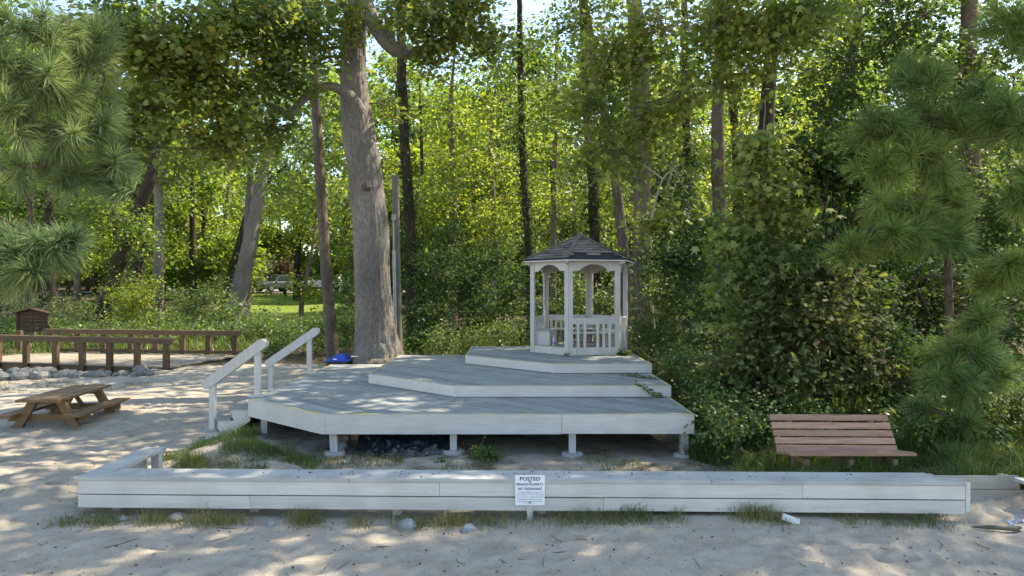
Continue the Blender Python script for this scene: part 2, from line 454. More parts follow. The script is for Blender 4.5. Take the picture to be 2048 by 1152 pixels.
GZ = GZ + near * sand_m * ((.032 * np.tanh(fz / .032)) + small) * wall_flat
GZ = GZ + 0.03 * sines(GX, GY, 4, 4.5) * (GY < 22) + 0.10 * sines(GX, GY, 6, 9.0) * (GY >= 22) * (GY < 68)
# a drift of sand and soil piled at the foot of the deck, left
GZ = GZ + 0.08 * np.exp(-((GX + 3.9) / .6) ** 2 - ((GY - 9.9) / .7) ** 2)
ny, nx = GX.shape
Vg = np.stack([GX, GY, GZ], -1).reshape(-1, 3)
ii = (np.arange(ny - 1)[:, None] * nx + np.arange(nx - 1)[None]).ravel()
Fg = np.stack([ii, ii + 1, ii + nx + 1, ii + nx], -1)

def zg(x, y):
    """height of the built ground at a point"""
    i = min(max(int(np.searchsorted(gy, y)) - 1, 0), ny - 2); j = min(max(int(np.searchsorted(gx, x)) - 1, 0), nx - 2)
    fy = (y - gy[i]) / (gy[i + 1] - gy[i]); fx = (x - gx[j]) / (gx[j + 1] - gx[j])
    return float((GZ[i, j] * (1 - fx) + GZ[i, j + 1] * fx) * (1 - fy) + (GZ[i + 1, j] * (1 - fx) + GZ[i + 1, j + 1] * fx) * fy)

def mat_ground():
    m, nt, b, o = nodes_of('ground')
    co = mapped(nt)
    def attr(nm):
        a = N(nt, 'ShaderNodeAttribute'); a.attribute_name = nm; return a.outputs['Fac']
    fine = tex_noise(nt, 55, 3, 0.7, co)
    mid = tex_noise(nt, 3.2, 6, 0.6, co)
    sr = ramp(nt, [(0.25, (0.31, 0.27, 0.225)), (0.55, (0.415, 0.368, 0.312)), (0.85, (0.50, 0.445, 0.38))]); nt.links.new(mid.outputs[0], sr.inputs[0])
    fr = ramp(nt, [(0.3, (0.84, 0.83, 0.82)), (0.7, (1.08, 1.07, 1.06))]); nt.links.new(fine.outputs[0], fr.inputs[0])
    sand = mixc(nt, 1.0, sr.outputs[0], fr.outputs[0], 'MULTIPLY')
    speck = tex_noise(nt, 38, 2, 0.5, co); spr = ramp(nt, [(0.70, (0, 0, 0)), (0.74, (1, 1, 1))]); nt.links.new(speck.outputs[0], spr.inputs[0])
    spm = N(nt, 'ShaderNodeMath', operation='MULTIPLY'); spm.inputs[1].default_value = 0.6; nt.links.new(spr.outputs[0], spm.inputs[0])
    sand = mixc(nt, spm.outputs[0], sand, (0.10, 0.085, 0.07))
    so = ramp(nt, [(0.3, (0.045, 0.036, 0.024)), (0.6, (0.10, 0.078, 0.05)), (0.8, (0.075, 0.085, 0.03))]); nt.links.new(mid.outputs[0], so.inputs[0])
    soil = mixc(nt, 1.0, so.outputs[0], fr.outputs[0], 'MULTIPLY')
    ln = tex_noise(nt, 1.4, 6, 0.65, co)
    lr = ramp(nt, [(0.3, (0.10, 0.15, 0.03)), (0.6, (0.17, 0.22, 0.045)), (0.8, (0.24, 0.25, 0.08))]); nt.links.new(ln.outputs[0], lr.inputs[0])
    edge = tex_noise(nt, 2.1, 6, 0.65, co)
    def soft(a, lo, hi):
        ad = N(nt, 'ShaderNodeMath', operation='ADD'); nt.links.new(attr(a), ad.inputs[0])
        sb = N(nt, 'ShaderNodeMath', operation='MULTIPLY_ADD'); nt.links.new(edge.outputs[0], sb.inputs[0]); sb.inputs[1].default_value = 0.9; sb.inputs[2].default_value = -0.45
        nt.links.new(sb.outputs[0], ad.inputs[1])
        r = ramp(nt, [(lo, (0, 0, 0)), (hi, (1, 1, 1))]); nt.links.new(ad.outputs[0], r.inputs[0]); return r.outputs[0]
    c = mixc(nt, soft('sand', .42, .66), soil, sand)
    c = mixc(nt, soft('lawn', .4, .6), c, lr.outputs[0])
    nt.links.new(c, b.inputs['Base Color'])
    b.inputs['Roughness'].default_value = 0.95; b.inputs['Specular IOR Level'].default_value = 0.1
    bn = N(nt, 'ShaderNodeMath', operation='ADD'); nt.links.new(fine.outputs[0], bn.inputs[0]); 
    md2 = tex_noise(nt, 16, 4, 0.6, co); nt.links.new(md2.outputs[0], bn.inputs[1])
    bump(nt, b, bn.outputs[0], 0.7, 0.02)
    return m
M['ground'] = mat_ground()
ground = obj('ground', Vg, Fg, M['ground'], smooth=True)
tag(ground, kind='structure')
for nm, arr in (('sand', sand_m), ('lawn', lawn_m)):
    at = ground.data.attributes.new(nm, 'FLOAT', 'POINT'); at.data.foreach_set('value', arr.astype(np.float32).ravel())

# street and drive far behind the lawn
M['asphalt'] = mat_plain('asphalt', (0.20, 0.195, 0.19), 0.9, 0, 0.2, 3, 0.2)
def sheet(name, poly, mat, lift):
    V = [(x, y, height(x, y) + lift + 0.02) for x, y in poly]
    return obj(name, V, [list(range(len(V)))], mat)
road_pts = [(-46 + 4 * i) for i in range(16)]
Vr, Fr = [], []
for i, x in enumerate(road_pts):
    for y in (70.5, 73.5, 76.5, 79.5): Vr.append((x, y, float(height(x, y)) + 0.09))
for i in range(len(road_pts) - 1):
    for k in range(3): a = i * 4 + k; Fr.append((a, a + 4, a + 5, a + 1))
tag(obj('road', Vr, Fr, M['asphalt'], smooth=True), kind='structure')

# stream water in the ditch under the bridge
M['water'] = mat_plain('ditch_water', (0.03, 0.032, 0.022), 0.08, 0, 0.2, 1.0)
tag(obj('water', [(-22, 18.9, -.72), (-11.3, 18.9, -.72), (-11.3, 23.4, -.72), (-22, 23.4, -.72)], [(0, 1, 2, 3)], M['water']), kind='structure')
# ================================================================ the three-tier deck
Z1, Z2, Z3 = 0.53, 0.72, 0.90
D1 = [(-4.30, 11.13), (-2.72, 9.74), (2.60, 9.74), (2.60, 16.5), (-4.30, 16.2)]
D2 = [(-2.71, 12.90), (-0.957, 11.26), (2.625, 11.26), (2.625, 16.56), (-2.71, 16.56)]
D3 = [(-1.00, 14.60), (0.77, 12.93), (2.65, 12.93), (2.65, 16.95), (-1.00, 16.95)]
def mat_stripe():
    m, nt, b, o = nodes_of('worn_yellow_paint')
    n = tex_noise(nt, 2.6, 6, 0.7, mapped(nt))
    r = ramp(nt, [(0.46, (0.36, 0.365, 0.35)), (0.54, (0.52, 0.47, 0.24)), (0.66, (0.66, 0.52, 0.05))])
    nt.links.new(n.outputs[0], r.inputs[0]); nt.links.new(r.outputs[0], b.inputs['Base Color']); b.inputs['Roughness'].default_value = 0.6
    return m
M['stripe'] = mat_stripe()
M['concrete'] = mat_plain('concrete_footing', (0.40, 0.385, 0.36), 0.9, 0, 0.25, 14, 0.5)

deck = thing('wooden_deck', 'grey-painted three-tier wooden deck on short posts with worn yellow edge stripes', 'deck', (0, 9.74, 0))
def inset(poly, d):
    n = len(poly); out = []
    A = [np.array(p, float) for p in poly]
    L = []
    for i in range(n):
        a, b = A[i], A[(i + 1) % n]; t = (b - a) / np.linalg.norm(b - a); nr = np.array([-t[1], t[0]])
        L.append((a + nr * d, t))
    for i in range(n):
        (p, t), (q, s) = L[i - 1], L[i]
        k = np.linalg.solve(np.array([t, -s]).T, q - p); out.append(p + t * k[0])
    return out
def tier(poly, z, hf, splits=(), bottom_gap=0.0):
    inner = inset(poly, 0.042); thin = inset(poly, 0.05)
    n = len(poly)
    # fascia boards
    for i in range(n):
        a, b = np.array(poly[i]), np.array(poly[(i + 1) % n]); c, d = inner[(i + 1) % n], inner[i]
        pieces = [(0.0, 1.0)]
        if i == 1 and splits: pieces = [(0.0, splits[0]), (splits[0], 1.0)]
        for k, (u, v) in enumerate(pieces):
            g = 0.0006 if len(pieces) > 1 else 0
            dz = 0.006 * k
            q = [a + (b - a) * (u + g), a + (b - a) * (v - g), d + (c - d) * (v - g), d + (c - d) * (u + g)]
            Vp, Fp = prism([(p[0], p[1], z - hf + bottom_gap + dz) for p in q], (0, 0, hf - bottom_gap - dz))
            obj('fascia_board', Vp, Fp, M['fascia'], deck)
    # trim board at the front corner
    cpt = np.array(poly[1])
    if n == 5:
        Vp, Fp = box(cpt[0] - .002, cpt[0] + .045, cpt[1] - .008, cpt[1] - .001, z - hf + .001, z - .001)
        obj('corner_trim', Vp, Fp, M['fascia'], deck)
    # deck boards, laid on the diagonal
    t = np.array([1, -1]) / math.sqrt(2); nr = np.array([1, 1]) / math.sqrt(2)
    pr = [np.dot(p, nr) for p in thin]; w = 0.142
    s = min(pr) - 0.02
    while s < max(pr):
        quad = [nr * s - t * 30, nr * s + t * 30, nr * (s + w - 0.011) + t * 30, nr * (s + w - 0.011) - t * 30]
        q = clip_convex(quad, thin)
        if len(q) >= 3:
            dz = RNG.uniform(-.003, .001)
            Vp, Fp = prism([(p[0], p[1], z - 0.034 + dz) for p in q], (0, 0, 0.034))
            obj('deck_board', Vp, Fp, M['deck'], deck)
        s += w
    # worn stripe on the edge
    si = inset(poly, 0.04); so = inset(poly, -0.0025)
    for i in range(n - 1):
        if n == 5 and i == 3: continue
        a, b, c, d = so[i], so[(i + 1) % n], si[(i + 1) % n], si[i]
        Vp, Fp = prism([(p[0], p[1], z + 0.001 - (.006 if q_ < 2 else 0)) for q_, p in enumerate((a, b, c, d))], (0, 0, 0.003)); Vp[4:6, 2] = z + .004
        obj('edge_stripe', Vp, Fp, M['stripe'], deck)
    a, b, c, d = poly[n - 1], poly[0], si[0], si[n - 1]
    Vp, Fp = prism([(p[0], p[1], z + 0.001) for p in (a, b, c, d)], (0, 0, 0.003))
    obj('edge_stripe', Vp, Fp, M['stripe'], deck)
tier(D1, Z1, 0.287, splits=(0.645,))
tier(D2, Z2, 0.186, bottom_gap=0.006)
tier(D3, Z3, 0.176, bottom_gap=0.006)
# ground-level posts on round footings
for (x, y, w, foot_) in ((-2.58, 9.83, .105, 1), (-0.845, 9.83, .095, 1), (0.87, 9.83, .098, 1), (2.49, 9.84, .105, 1), (-4.03, 11.1, .10, 0),
                         (2.5, 12.6, .1, 0), (-1.0, 12.4, .1, 0), (-3.0, 13.2, .1, 0), (1.2, 12.6, .1, 0), (-4.2, 15.9, .1, 0)):
    z0 = zg(x, y)
    lean = 0.02 if foot_ and x < -2 else 0
    Vp, Fp = box(x - w / 2, x + w / 2, y, y + w, z0 - .05, Z1 - 0.29)
    Vp[:4, 0] += lean
    obj('post', Vp, Fp, M['gaz'], deck)
    if foot_:
        g = Geo(); r = np.random.default_rng(int((x + 5) * 100)); k = 18
        a = np.linspace(0, 2 * np.pi, k, endpoint=False)
        rr = .155 * (1 + r.normal(0, .05, k))
        ring = lambda s, z: np.stack([x + lean + rr * s * np.cos(a), y + w / 2 + rr * s * np.sin(a), np.full(k, z) + r.normal(0, .006, k)], -1)
        Vv = np.concatenate([ring(1.08, z0 - .05), ring(1.0, z0 + .025), ring(.9, z0 + .045), [[x + lean, y + w / 2, z0 + .046]]])
        Ff = [(i + m * k, (i + 1) % k + m * k, (i + 1) % k + (m + 1) * k, i + (m + 1) * k) for m in (0, 1) for i in range(k)] + [(2 * k + i, 2 * k + (i + 1) % k, 3 * k) for i in range(k)]
        obj('footing', Vv, Ff, M['concrete'], deck)

# ================================================================ stairs and handrails
stairs = thing('wooden_stairs', 'short flight of grey wooden steps on the left side of the deck', 'stairs', (-4.7, 11.5, -.2))
ys0, ys1 = 11.32, 14.75
steps = [(-4.35, 0.36), (-4.66, 0.175), (-4.88, -0.02)]
for i, (x, z) in enumerate(steps):
    x0 = x - (.31, .24, .22)[i]
    Vp, Fp = box(x0 - .03, x + .0, ys0 - .02, ys1 + .02, z - .038, z); obj('tread', Vp, Fp, M['deck'], stairs)
    Vp, Fp = box(x0, x0 + .022, ys0 + .045, ys1 - .045, z - .2, z - .040); obj('riser', Vp, Fp, M['fascia'], stairs)
prof = [(-4.34, .318), (-4.62, .318), (-4.62, .133), (-4.86, .133), (-4.86, -.062), (-5.06, -.062), (-5.06, -.28), (-4.95, -.28), (-4.34, .13)]
for y in (ys0, (ys0 + ys1) / 2, ys1 - .04):
    Vp, Fp = prism([(x, y, z) for x, z in prof], (0, .04, 0)); obj('stringer', Vp, Fp, M['fascia'], stairs)

def handrail(label, y, tops, posts):
    (xa, za), (xb, zb) = tops
    r = thing('handrail', label, 'handrail', (xa, y, posts[0][1]))
    d = np.array([xb - xa, zb - za]); d = d / np.linalg.norm(d); nn = np.array([-d[1], d[0]]); hw = .082
    pts = []
    for k in range(9):
        a = math.pi / 2 + math.pi * k / 8; pts.append((xa + hw * (d[0] * math.cos(a) + nn[0] * math.sin(a)), za + hw * (d[1] * math.cos(a) + nn[1] * math.sin(a))))
    for k in range(9):
        a = -math.pi / 2 + math.pi * k / 8; pts.append((xb + hw * (d[0] * math.cos(a) + nn[0] * math.sin(a)), zb + hw * (d[1] * math.cos(a) + nn[1] * math.sin(a))))
    for yy, nm in ((y - .022, 'rail_board'), (y + .088, 'rail_board')):
        Vp, Fp = prism([(px, yy, pz) for px, pz in pts], (0, .022 if yy < y else .036, 0)); obj(nm, Vp, Fp, M['gaz'], r)
    Vp, Fp = prism([(px, y + .001, pz) for px, pz in pts], (0, .086, 0)); Vp[:, 2] -= .004; obj('rail_core', Vp, Fp, M['gaz'], r)
    for (x, z0, plate) in posts:
        t = (x - xa) / (xb - xa); zt = za + (zb - za) * t - .02
        Vp, Fp = box(x - .048, x + .048, y - .004 + .006, y + .084, z0, zt); obj('post', Vp, Fp, M['gaz'], r)
        if plate:
            Vp, Fp = box(x - .13, x + .13, y - .06, y + .14, z0 + .003, z0 + .022); obj('base_plate', Vp, Fp, M['fascia'], r)
    return r
yr = 11.36
q = lambda px, py, D: (P(px, py, D)[0], P(px, py, D)[2])
handrail('near handrail with rounded ends at the foot of the deck stairs', yr, (q(414, 768, yr), q(523, 688, yr)),
         [(P(424, 0, yr)[0], zg(-5.0, yr) - .15, False), (P(514, 0, yr)[0], Z1, True)])
yr = 14.62
handrail('far handrail with rounded ends at the back of the deck stairs', yr, (q(538, 726, yr), q(630, 663, yr)),
         [(P(541, 0, yr)[0], zg(-5.1, yr) - .15, False), (P(618, 0, yr)[0], Z1, True)])

# ================================================================ gazebo
GC = np.array([1.55, 15.60]); GR = 1.16; TH = math.radians(-108)
gaz = thing('gazebo', 'small weathered hexagonal gazebo with shingled roof on the top deck', 'gazebo', (GC[0], GC[1], Z3))
gv = [GC + GR * np.array([math.cos(TH + math.radians(60 * k)), math.sin(TH + math.radians(60 * k))]) for k in range(-1, 5)]  # L F R RB B LB
EZ = 2.955          # eave
FLZ = Z3 + .16
p3 = lambda p, z: np.array([p[0], p[1], z])
# floor
fl = [GC + (p - GC) * .955 for p in gv]
Vp, Fp = prism([p3(p, FLZ - .05) for p in fl], (0, 0, .05))
M['gfloor'] = mat_wood('gazebo_floor', (0.34, 0.30, 0.27), (0.24, 0.205, 0.18), 0.3, 'X', .7, .1, 1, .5, .2)
obj('floor', Vp, Fp, M['gfloor'], gaz)
for k in range(6):
    p = gv[k]; e1 = gv[(k + 1) % 6] - p; e0 = gv[k - 1] - p
    e1 = e1 / np.linalg.norm(e1); e0 = e0 / np.linalg.norm(e0); out = (p - GC) / GR
    g = Geo()
    for e in (e0, e1):
        n2 = np.array([-e[1], e[0]]); n2 = n2 if np.dot(n2, out) > 0 else -n2
        poly = [p + e * .012, p + e * .108, p + e * .108 - n2 * .04, p + e * .012 - n2 * .04]
        g.add(*prism([p3(c, Z3 + .002) for c in poly], (0, 0, EZ - Z3 - .03)))
    core = [p + out * .006, p + e1 * .011 , p - out * .05, p + e0 * .011]
    g.add(*prism([p3(c, Z3 + .002) for c in core], (0, 0, EZ - Z3 - .05)))
    g.obj('post', M['gaz'], gaz)
def side_board(k, z0, z1, inner, thick, u0=0.0, u1=1.0):
    a, b = gv[k], gv[(k + 1) % 6]; t = (b - a) / np.linalg.norm(b - a); n2 = np.array([-t[1], t[0]]); m_ = (a + b) / 2 - GC
    n2 = -n2 if np.dot(n2, m_) > 0 else n2       # inwards
    L = np.linalg.norm(b - a); A = a + t * (.11 + (L - .22) * u0); B = a + t * (.11 + (L - .22) * u1)
    poly = [A + n2 * inner, B + n2 * inner, B + n2 * (inner + thick), A + n2 * (inner + thick)]
    return prism([p3(c, z0) for c in poly], (0, 0, z1 - z0))
for k in range(6):
    V_, F_ = side_board(k, Z3 + .006, Z3 + (.155 if k == 0 else .17), .012, .03); obj('skirt_board', V_, F_, M['fascia'], gaz)
    if k == 0:
        V_, F_ = side_board(k, Z3 + .157, Z3 + .172, .004, .05); obj('threshold', V_, F_, M['stripe'], gaz)
    # arched head board
    a, b = gv[k], gv[(k + 1) % 6]; t = (b - a) / np.linalg.norm(b - a); n2 = np.array([-t[1], t[0]]); n2 = -n2 if np.dot(n2, (a + b) / 2 - GC) > 0 else n2
    L = np.linalg.norm(b - a) - .22; o_ = a + t * .11 + n2 * .010
    pr = [(0, EZ - .03), (0, EZ - .245), (L * .13, EZ - .245)]
    for j in range(13):
        s = j / 12; pr.append((L * (.16 + .68 * s), EZ - .235 + .135 * math.sin(math.pi * s) ** .75))
    pr += [(L * .87, EZ - .245), (L, EZ - .245), (L, EZ - .03)]
    V_, F_ = prism([p3(o_ + t * u, z) for u, z in pr], p3(n2 * .035, 0)); obj('arch_board', V_, F_, M['gaz'], gaz)
    if k == 0: continue
    # railing
    V_, F_ = side_board(k, Z3 + .67, Z3 + .80, .014, .032); obj('top_rail', V_, F_, M['fascia'], gaz)
    fr = (.115, .27, .58, .725, .865) if k == 1 else (.1, .24, .38, .52, .66, .8, .92)
    for f_ in fr:
        w_ = .032
        zb = Z3 + (.035 if k == 1 else .02) + RNG.uniform(0, .02)
        V_, F_ = side_board(k, zb, Z3 + .785 + RNG.uniform(-.02, .01), -.020, .033, f_ - w_ / 1.1, f_ + w_ / 1.1); obj('baluster', V_, F_, M['gaz'], gaz)
    # seat and its support panels
    if k >= 1:
        sc = lambda p, d: GC + (p - GC) * (1 - d / (GR * .866))
        a0, b0, a1, b1 = sc(a, .06), sc(b, .06), sc(a, .38), sc(b, .38)
        V_, F_ = prism([p3(c, Z3 + .455) for c in (a0, b0, b1, a1)], (0, 0, .035)); obj('seat', V_, F_, M['gaz'], gaz)
for k in (0, 2, 3, 4, 5, 1):
    p = gv[k]; d = (GC - p) / GR; s = np.array([-d[1], d[0]])
    if k == 0: s0 = (gv[5] - gv[0]); 
    A, B = p + d * .10, p + d * .42
    V_, F_ = prism([p3(c, FLZ + .002) for c in (A - s * .012, B - s * .012, B + s * .012, A + s * .012)], (0, 0, Z3 + .453 - FLZ - .002)); obj('seat_panel', V_, F_, M['gaz'], gaz)
# panel closing the seat run by the entrance
a0 = GC + (gv[0] - GC) * .93; b0 = GC + (gv[5] - GC) * .93
e = (b0 - a0) / np.linalg.norm(b0 - a0); inn = (GC - (a0 + b0) / 2); inn /= np.linalg.norm(inn)
A = a0 + e * .02 + inn * .02; V_, F_ = prism([p3(c, FLZ + .003) for c in (A, A + inn * .32, A + inn * .32 + e * .02, A + e * .02)], (0, 0, Z3 + .452 - FLZ)); obj('seat_panel', V_, F_, M['gaz'], gaz)
A2 = a0 + e * .03 + inn * .345; V_, F_ = prism([p3(c, FLZ + .003) for c in (A2, A2 + e * .55, A2 + e * .55 + inn * .02, A2 + inn * .02)], (0, 0, Z3 + .452 - FLZ)); obj('seat_panel', V_, F_, M['gaz'], gaz)
# roof
RR = GR + .155; AZ = 3.56
apex = np.array([GC[0], GC[1], AZ]); rv = [p3(GC + (p - GC) / GR * RR, EZ + .012) for p in gv]
M['shingle'] = mat_plain('asphalt_shingle', (0.19, 0.165, 0.15), 0.95, 0, 0.35, 40, 0.6, .1)
_m = M['shingle'].node_tree; _b = _m.nodes['Principled BSDF']; _oi = N(_m, 'ShaderNodeObjectInfo'); _vr = N(_m, 'ShaderNodeMapRange')
_vr.inputs[3].default_value = .7; _vr.inputs[4].default_value = 1.3; _m.links.new(_oi.outputs['Random'], _vr.inputs[0])
_h = N(_m, 'ShaderNodeHueSaturation'); _src = _b.inputs['Base Color'].links[0].from_socket; _m.links.new(_src, _h.inputs['Color']); _m.links.new(_vr.outputs[0], _h.inputs['Value']); _m.links.new(_h.outputs[0], _b.inputs['Base Color'])
M['felt'] = mat_plain('roofing_felt', (0.016, 0.018, 0.026), 0.8, 0, 0.3, 20)
g = Geo(); g.add(np.array(rv + [apex] + [v - np.array([0, 0, .03]) for v in rv] + [apex - np.array([0, 0, .03])]), [(i, (i + 1) % 6, 6) for i in range(6)] + [((i + 1) % 6 + 7, i + 7, 13) for i in range(6)] + [(i + 7, (i + 1) % 6 + 7, (i + 1) % 6, i) for i in range(6)])
roof = g.obj('roof', M['felt'], gaz)
rs = np.random.default_rng(3)
for k in range(6):
    a, b = rv[k], rv[(k + 1) % 6]; t = unit(b - a); L = np.linalg.norm(b - a); m_ = (a + b) / 2; upv = apex - m_; H = np.linalg.norm(upv); upv = upv / H; nr = unit(np.cross(t, upv)); nr = nr if nr[2] > 0 else -nr
    tri = [np.array([-.0, 0.]), np.array([L, 0.]), np.array([L / 2, H])]
    rows = 9; hh = H / rows
    for r_ in range(rows):
        off = rs.uniform(-.1, .1) + (.15 if r_ % 2 else 0)
        u = -0.3 + off
        while u < L:
            w_ = .30
            lost = False
            if k == 1:
                if r_ == 0 and u + w_ / 2 < L * .87: lost = True
                if r_ == 1 and (L * .12 < u + w_ / 2 < L * .30 or u + w_ / 2 > L * .62 and u + w_ / 2 < L * .95): lost = True
            if not lost:
                qd = [np.array([u + .003, r_ * hh + .002]), np.array([u + w_ - .003, r_ * hh + .002]), np.array([u + w_ - .003, (r_ + 1) * hh]), np.array([u + .003, (r_ + 1) * hh])]
                if k == 0 and r_ == 0: qd[0][1] += .02; qd[1][1] += .02
                c_ = clip_convex(qd, tri)
                if len(c_) >= 3:
                    lift = lambda v: .004 + .011 * (1 - (v - r_ * hh) / hh)
                    jit = rs.uniform(0, .002)
                    top = [a + t * p[0] + upv * p[1] + nr * (lift(p[1]) + jit) for p in c_]
                    V_, F_ = prism([q_ - nr * .004 for q_ in top], nr * .004)
                    s_ = obj('shingle', V_, F_, M['shingle'], roof)
            u += w_
    # ridge cap
    V_, F_ = beam(a + nr * .012 + np.array([0, 0, .012]), apex + np.array([0, 0, .016]), .085, .012); obj('ridge_cap', V_, F_, M['shingle'], roof)
    # eave trim and rafter tails
    V_, F_ = beam(a - np.array([0, 0, .036]), b - np.array([0, 0, .036]), .02, .026); obj('eave_trim', V_, F_, M['gaz'], roof)
    dirc = unit(np.array([*(gv[k] - GC), 0.0]))
    A = p3(gv[k], EZ - .05) + dirc * .005
    poly = [A + np.array([0, 0, .035]), A + dirc * .13 + np.array([0, 0, .018]), A + dirc * .13 - np.array([0, 0, .03]), A - np.array([0, 0, .07])]
    sd = np.array([-dirc[1], dirc[0], 0]) * .02
    V_, F_ = prism([c - sd for c in poly], sd * 2); obj('rafter_tail', V_, F_, M['gaz'], roof)
# the little white bottle on the gazebo floor
M['white'] = mat_plain('white_plastic', (0.75, 0.74, 0.76), .4, 0, .05)
M['lilac'] = mat_plain('lilac_label', (0.45, 0.40, 0.62), .5, 0, .1)
def lathe(prof, c, k=12):
    a = np.linspace(0, 2 * np.pi, k, endpoint=False)
    V = np.concatenate([np.stack([c[0] + r * np.cos(a), c[1] + r * np.sin(a), np.full(k, c[2] + z)], -1) for r, z in prof])
    Fc = [(i + m * k, (i + 1) % k + m * k, (i + 1) % k + (m + 1) * k, i + (m + 1) * k) for m in range(len(prof) - 1) for i in range(k)]
    Fc += [list(range(k))[::-1], list(range((len(prof) - 1) * k, len(prof) * k))]
    return V, Fc
bp = P(1107.5, 686, 15.35); bl = (bp[0], bp[1], FLZ + .001)
bt = thing('bottle', 'small white bottle standing on the gazebo floor', 'bottle', bl)
V_, F_ = lathe([(.028, 0), (.03, .02), (.03, .12), (.016, .16), (.014, .19)], bl); obj('body', V_, F_, M['white'], bt, True)
V_, F_ = lathe([(.0312, .03), (.0312, .10)], bl); obj('wrapper', V_, F_, M['lilac'], bt, True)
V_, F_ = lathe([(.017, .185), (.017, .215)], bl); obj('cap', V_, F_, M['white'], bt, True)

# ================================================================ low plank wall with a bench-like cap
wl = thing('low_wall', 'long low pale grey plank wall with flat cap boards across the beach', 'wall', (0, 6.9, 0))
A0, B0 = np.array([-4.44, 6.99]), np.array([4.56, 6.80])
wt = (B0 - A0) / np.linalg.norm(B0 - A0); wnn = np.array([-wt[1], wt[0]]); WL = np.linalg.norm(B0 - A0)
def wpiece(u0, u1, v0, v1, z0, z1, mat, name, par=wl, tilt=0.0):
    c = [A0 + wt * u0 + wnn * v0, A0 + wt * u1 + wnn * v0, A0 + wt * u1 + wnn * v1, A0 + wt * u0 + wnn * v1]
    V_, F_ = prism([p3(p, z0) for p in c], (0, 0, z1 - z0))
    if tilt: V_[[1, 2, 5, 6], 2] += tilt
    return obj(name, V_, F_, mat, par)
TOP = 0.392
def upx(px, y=6.95): return (P(px, 0, y)[0] - A0[0])
for (a, b) in ((0.0, upx(880)), (upx(880), upx(1604, 6.85)), (upx(1604, 6.85), WL - .045)):
    wpiece(a + .0015, b - .0015, 0, .036, TOP - .175, TOP - .041, M['fascia'], 'plank', tilt=-.002)
for (a, b) in ((0.0, upx(500)), (upx(500), upx(1205)), (upx(1205), WL - .045)):
    wpiece(a + .0015, b - .0015, .002, .038, TOP - .315, TOP - .187, M['fascia'], 'plank', tilt=-.004)
wpiece(WL - .043, WL, -.004, .04, TOP - .30, TOP - .01, M['fascia'], 'end_board')
for (a, b) in ((.0, upx(700)), (upx(700), upx(1420, 6.9)), (upx(1420, 6.9), WL - .046)):
    wpiece(a + (.003 if a else -.01), b - .003, -.012, .165, TOP - .037, TOP, M['cap'], 'cap_board')
for (a, b) in ((.25, upx(1130)), (upx(1130), WL - .25)):
    wpiece(a + .003, b - .003, .172, .345, TOP - .036, TOP - .004, M['cap'], 'cap_board')
wpiece(.25, WL - .3, .30, .335, TOP - .26, TOP - .042, M['fascia'], 'back_plank')
for u in (.25, 1.7, 3.2, 4.7, 6.1, 7.5, 8.8):
    wpiece(u, u + .09, .17, .26, -.15, TOP - .045, M['gaz'], 'post')
# return on the left
def rpiece(x0, x1, y0, y1, z0, z1, mat, name):
    V_, F_ = box(x0, x1, y0, y1, z0, z1); return obj(name, V_, F_, mat, wl)
rpiece(-4.455, -4.20, 7.17, 8.30, TOP - .037, TOP - .001, M['cap'], 'cap_board')
rpiece(-4.45, -4.415, 7.04, 8.28, TOP - .18, TOP - .042, M['fascia'], 'plank')
rpiece(-4.45, -4.415, 7.04, 8.28, TOP - .32, TOP - .186, M['fascia'], 'plank')
rpiece(-4.31, -4.22, 8.16, 8.25, -.15, TOP - .045, M['gaz'], 'post')

# tan wall pieces at the right end
w2 = thing('low_wall', 'short tan plank wall set back behind the right end of the long wall', 'wall', (4.9, 7.5, 0))
for z0, z1, y in ((.160, .297, 7.35), (.02, .154, 7.34)):
    V_, F_ = box(4.35, 5.44 + (.02 if z0 < .2 else 0), y, y + .04, z0 - .0, z1); obj('plank', V_, F_, M['tan'], w2)
V_, F_ = box(4.5, 4.59, 7.40, 7.49, -.1, .29); obj('post', V_, F_, M['tan'], w2)
V_, F_ = box(5.3, 5.39, 7.40, 7.49, -.1, .29); obj('post', V_, F_, M['tan'], w2)
w3 = thing('low_wall', 'tan capped plank wall running out of frame at the right edge', 'wall', (5.6, 7.2, 0))
V_, F_ = box(5.29, 8.6, 6.97, 7.20, .290, .325); obj('cap_board', V_, F_, M['cap'], w3)
V_, F_ = box(5.31, 8.6, 6.98, 7.015, .175, .286); obj('plank', V_, F_, M['tan'], w3)
V_, F_ = box(5.47, 8.6, 7.10, 7.135, .02, .15); obj('plank', V_, F_, M['tan'], w3)
for x in (5.52, 7.2):
    V_, F_ = box(x, x + .09, 7.04, 7.09, -.1, .286); obj('post', V_, F_, M['tan'], w3)

# ================================================================ POSTED sign
sx, sy = P(1060, 0, 6.86)[0], float(np.dot([0, 1], A0 + wt * upx(1060))) - .02
sz0, sz1 = P(0, 1010, sy)[2], P(0, 950, sy)[2]
sg = thing('sign', 'white square no-trespassing notice with dark blue lettering fixed to the low wall', 'sign', (sx, sy, 0))
M['sign'] = mat_plain('sign_white', (0.80, 0.80, 0.83), .35, 0, .03)
M['ink'] = mat_plain('sign_ink', (0.020, 0.022, 0.14), .5, 0, .1)
M['ink_light'] = mat_plain('sign_ink_small', (0.05, 0.06, 0.26), .5, 0, .1)
M['screw'] = mat_plain('rusty_screw', (0.10, 0.055, 0.075), .5, .5, .2)
V_, F_ = box(sx - .15, sx + .15, sy, sy + .005, sz0, sz1); obj('panel', V_, F_, M['sign'], sg)
V_, F_ = box(sx - .03, sx + .03, sy + .007, sy + .02, -.1, sz1 - .05); obj('stake', V_, F_, M['gaz'], sg)
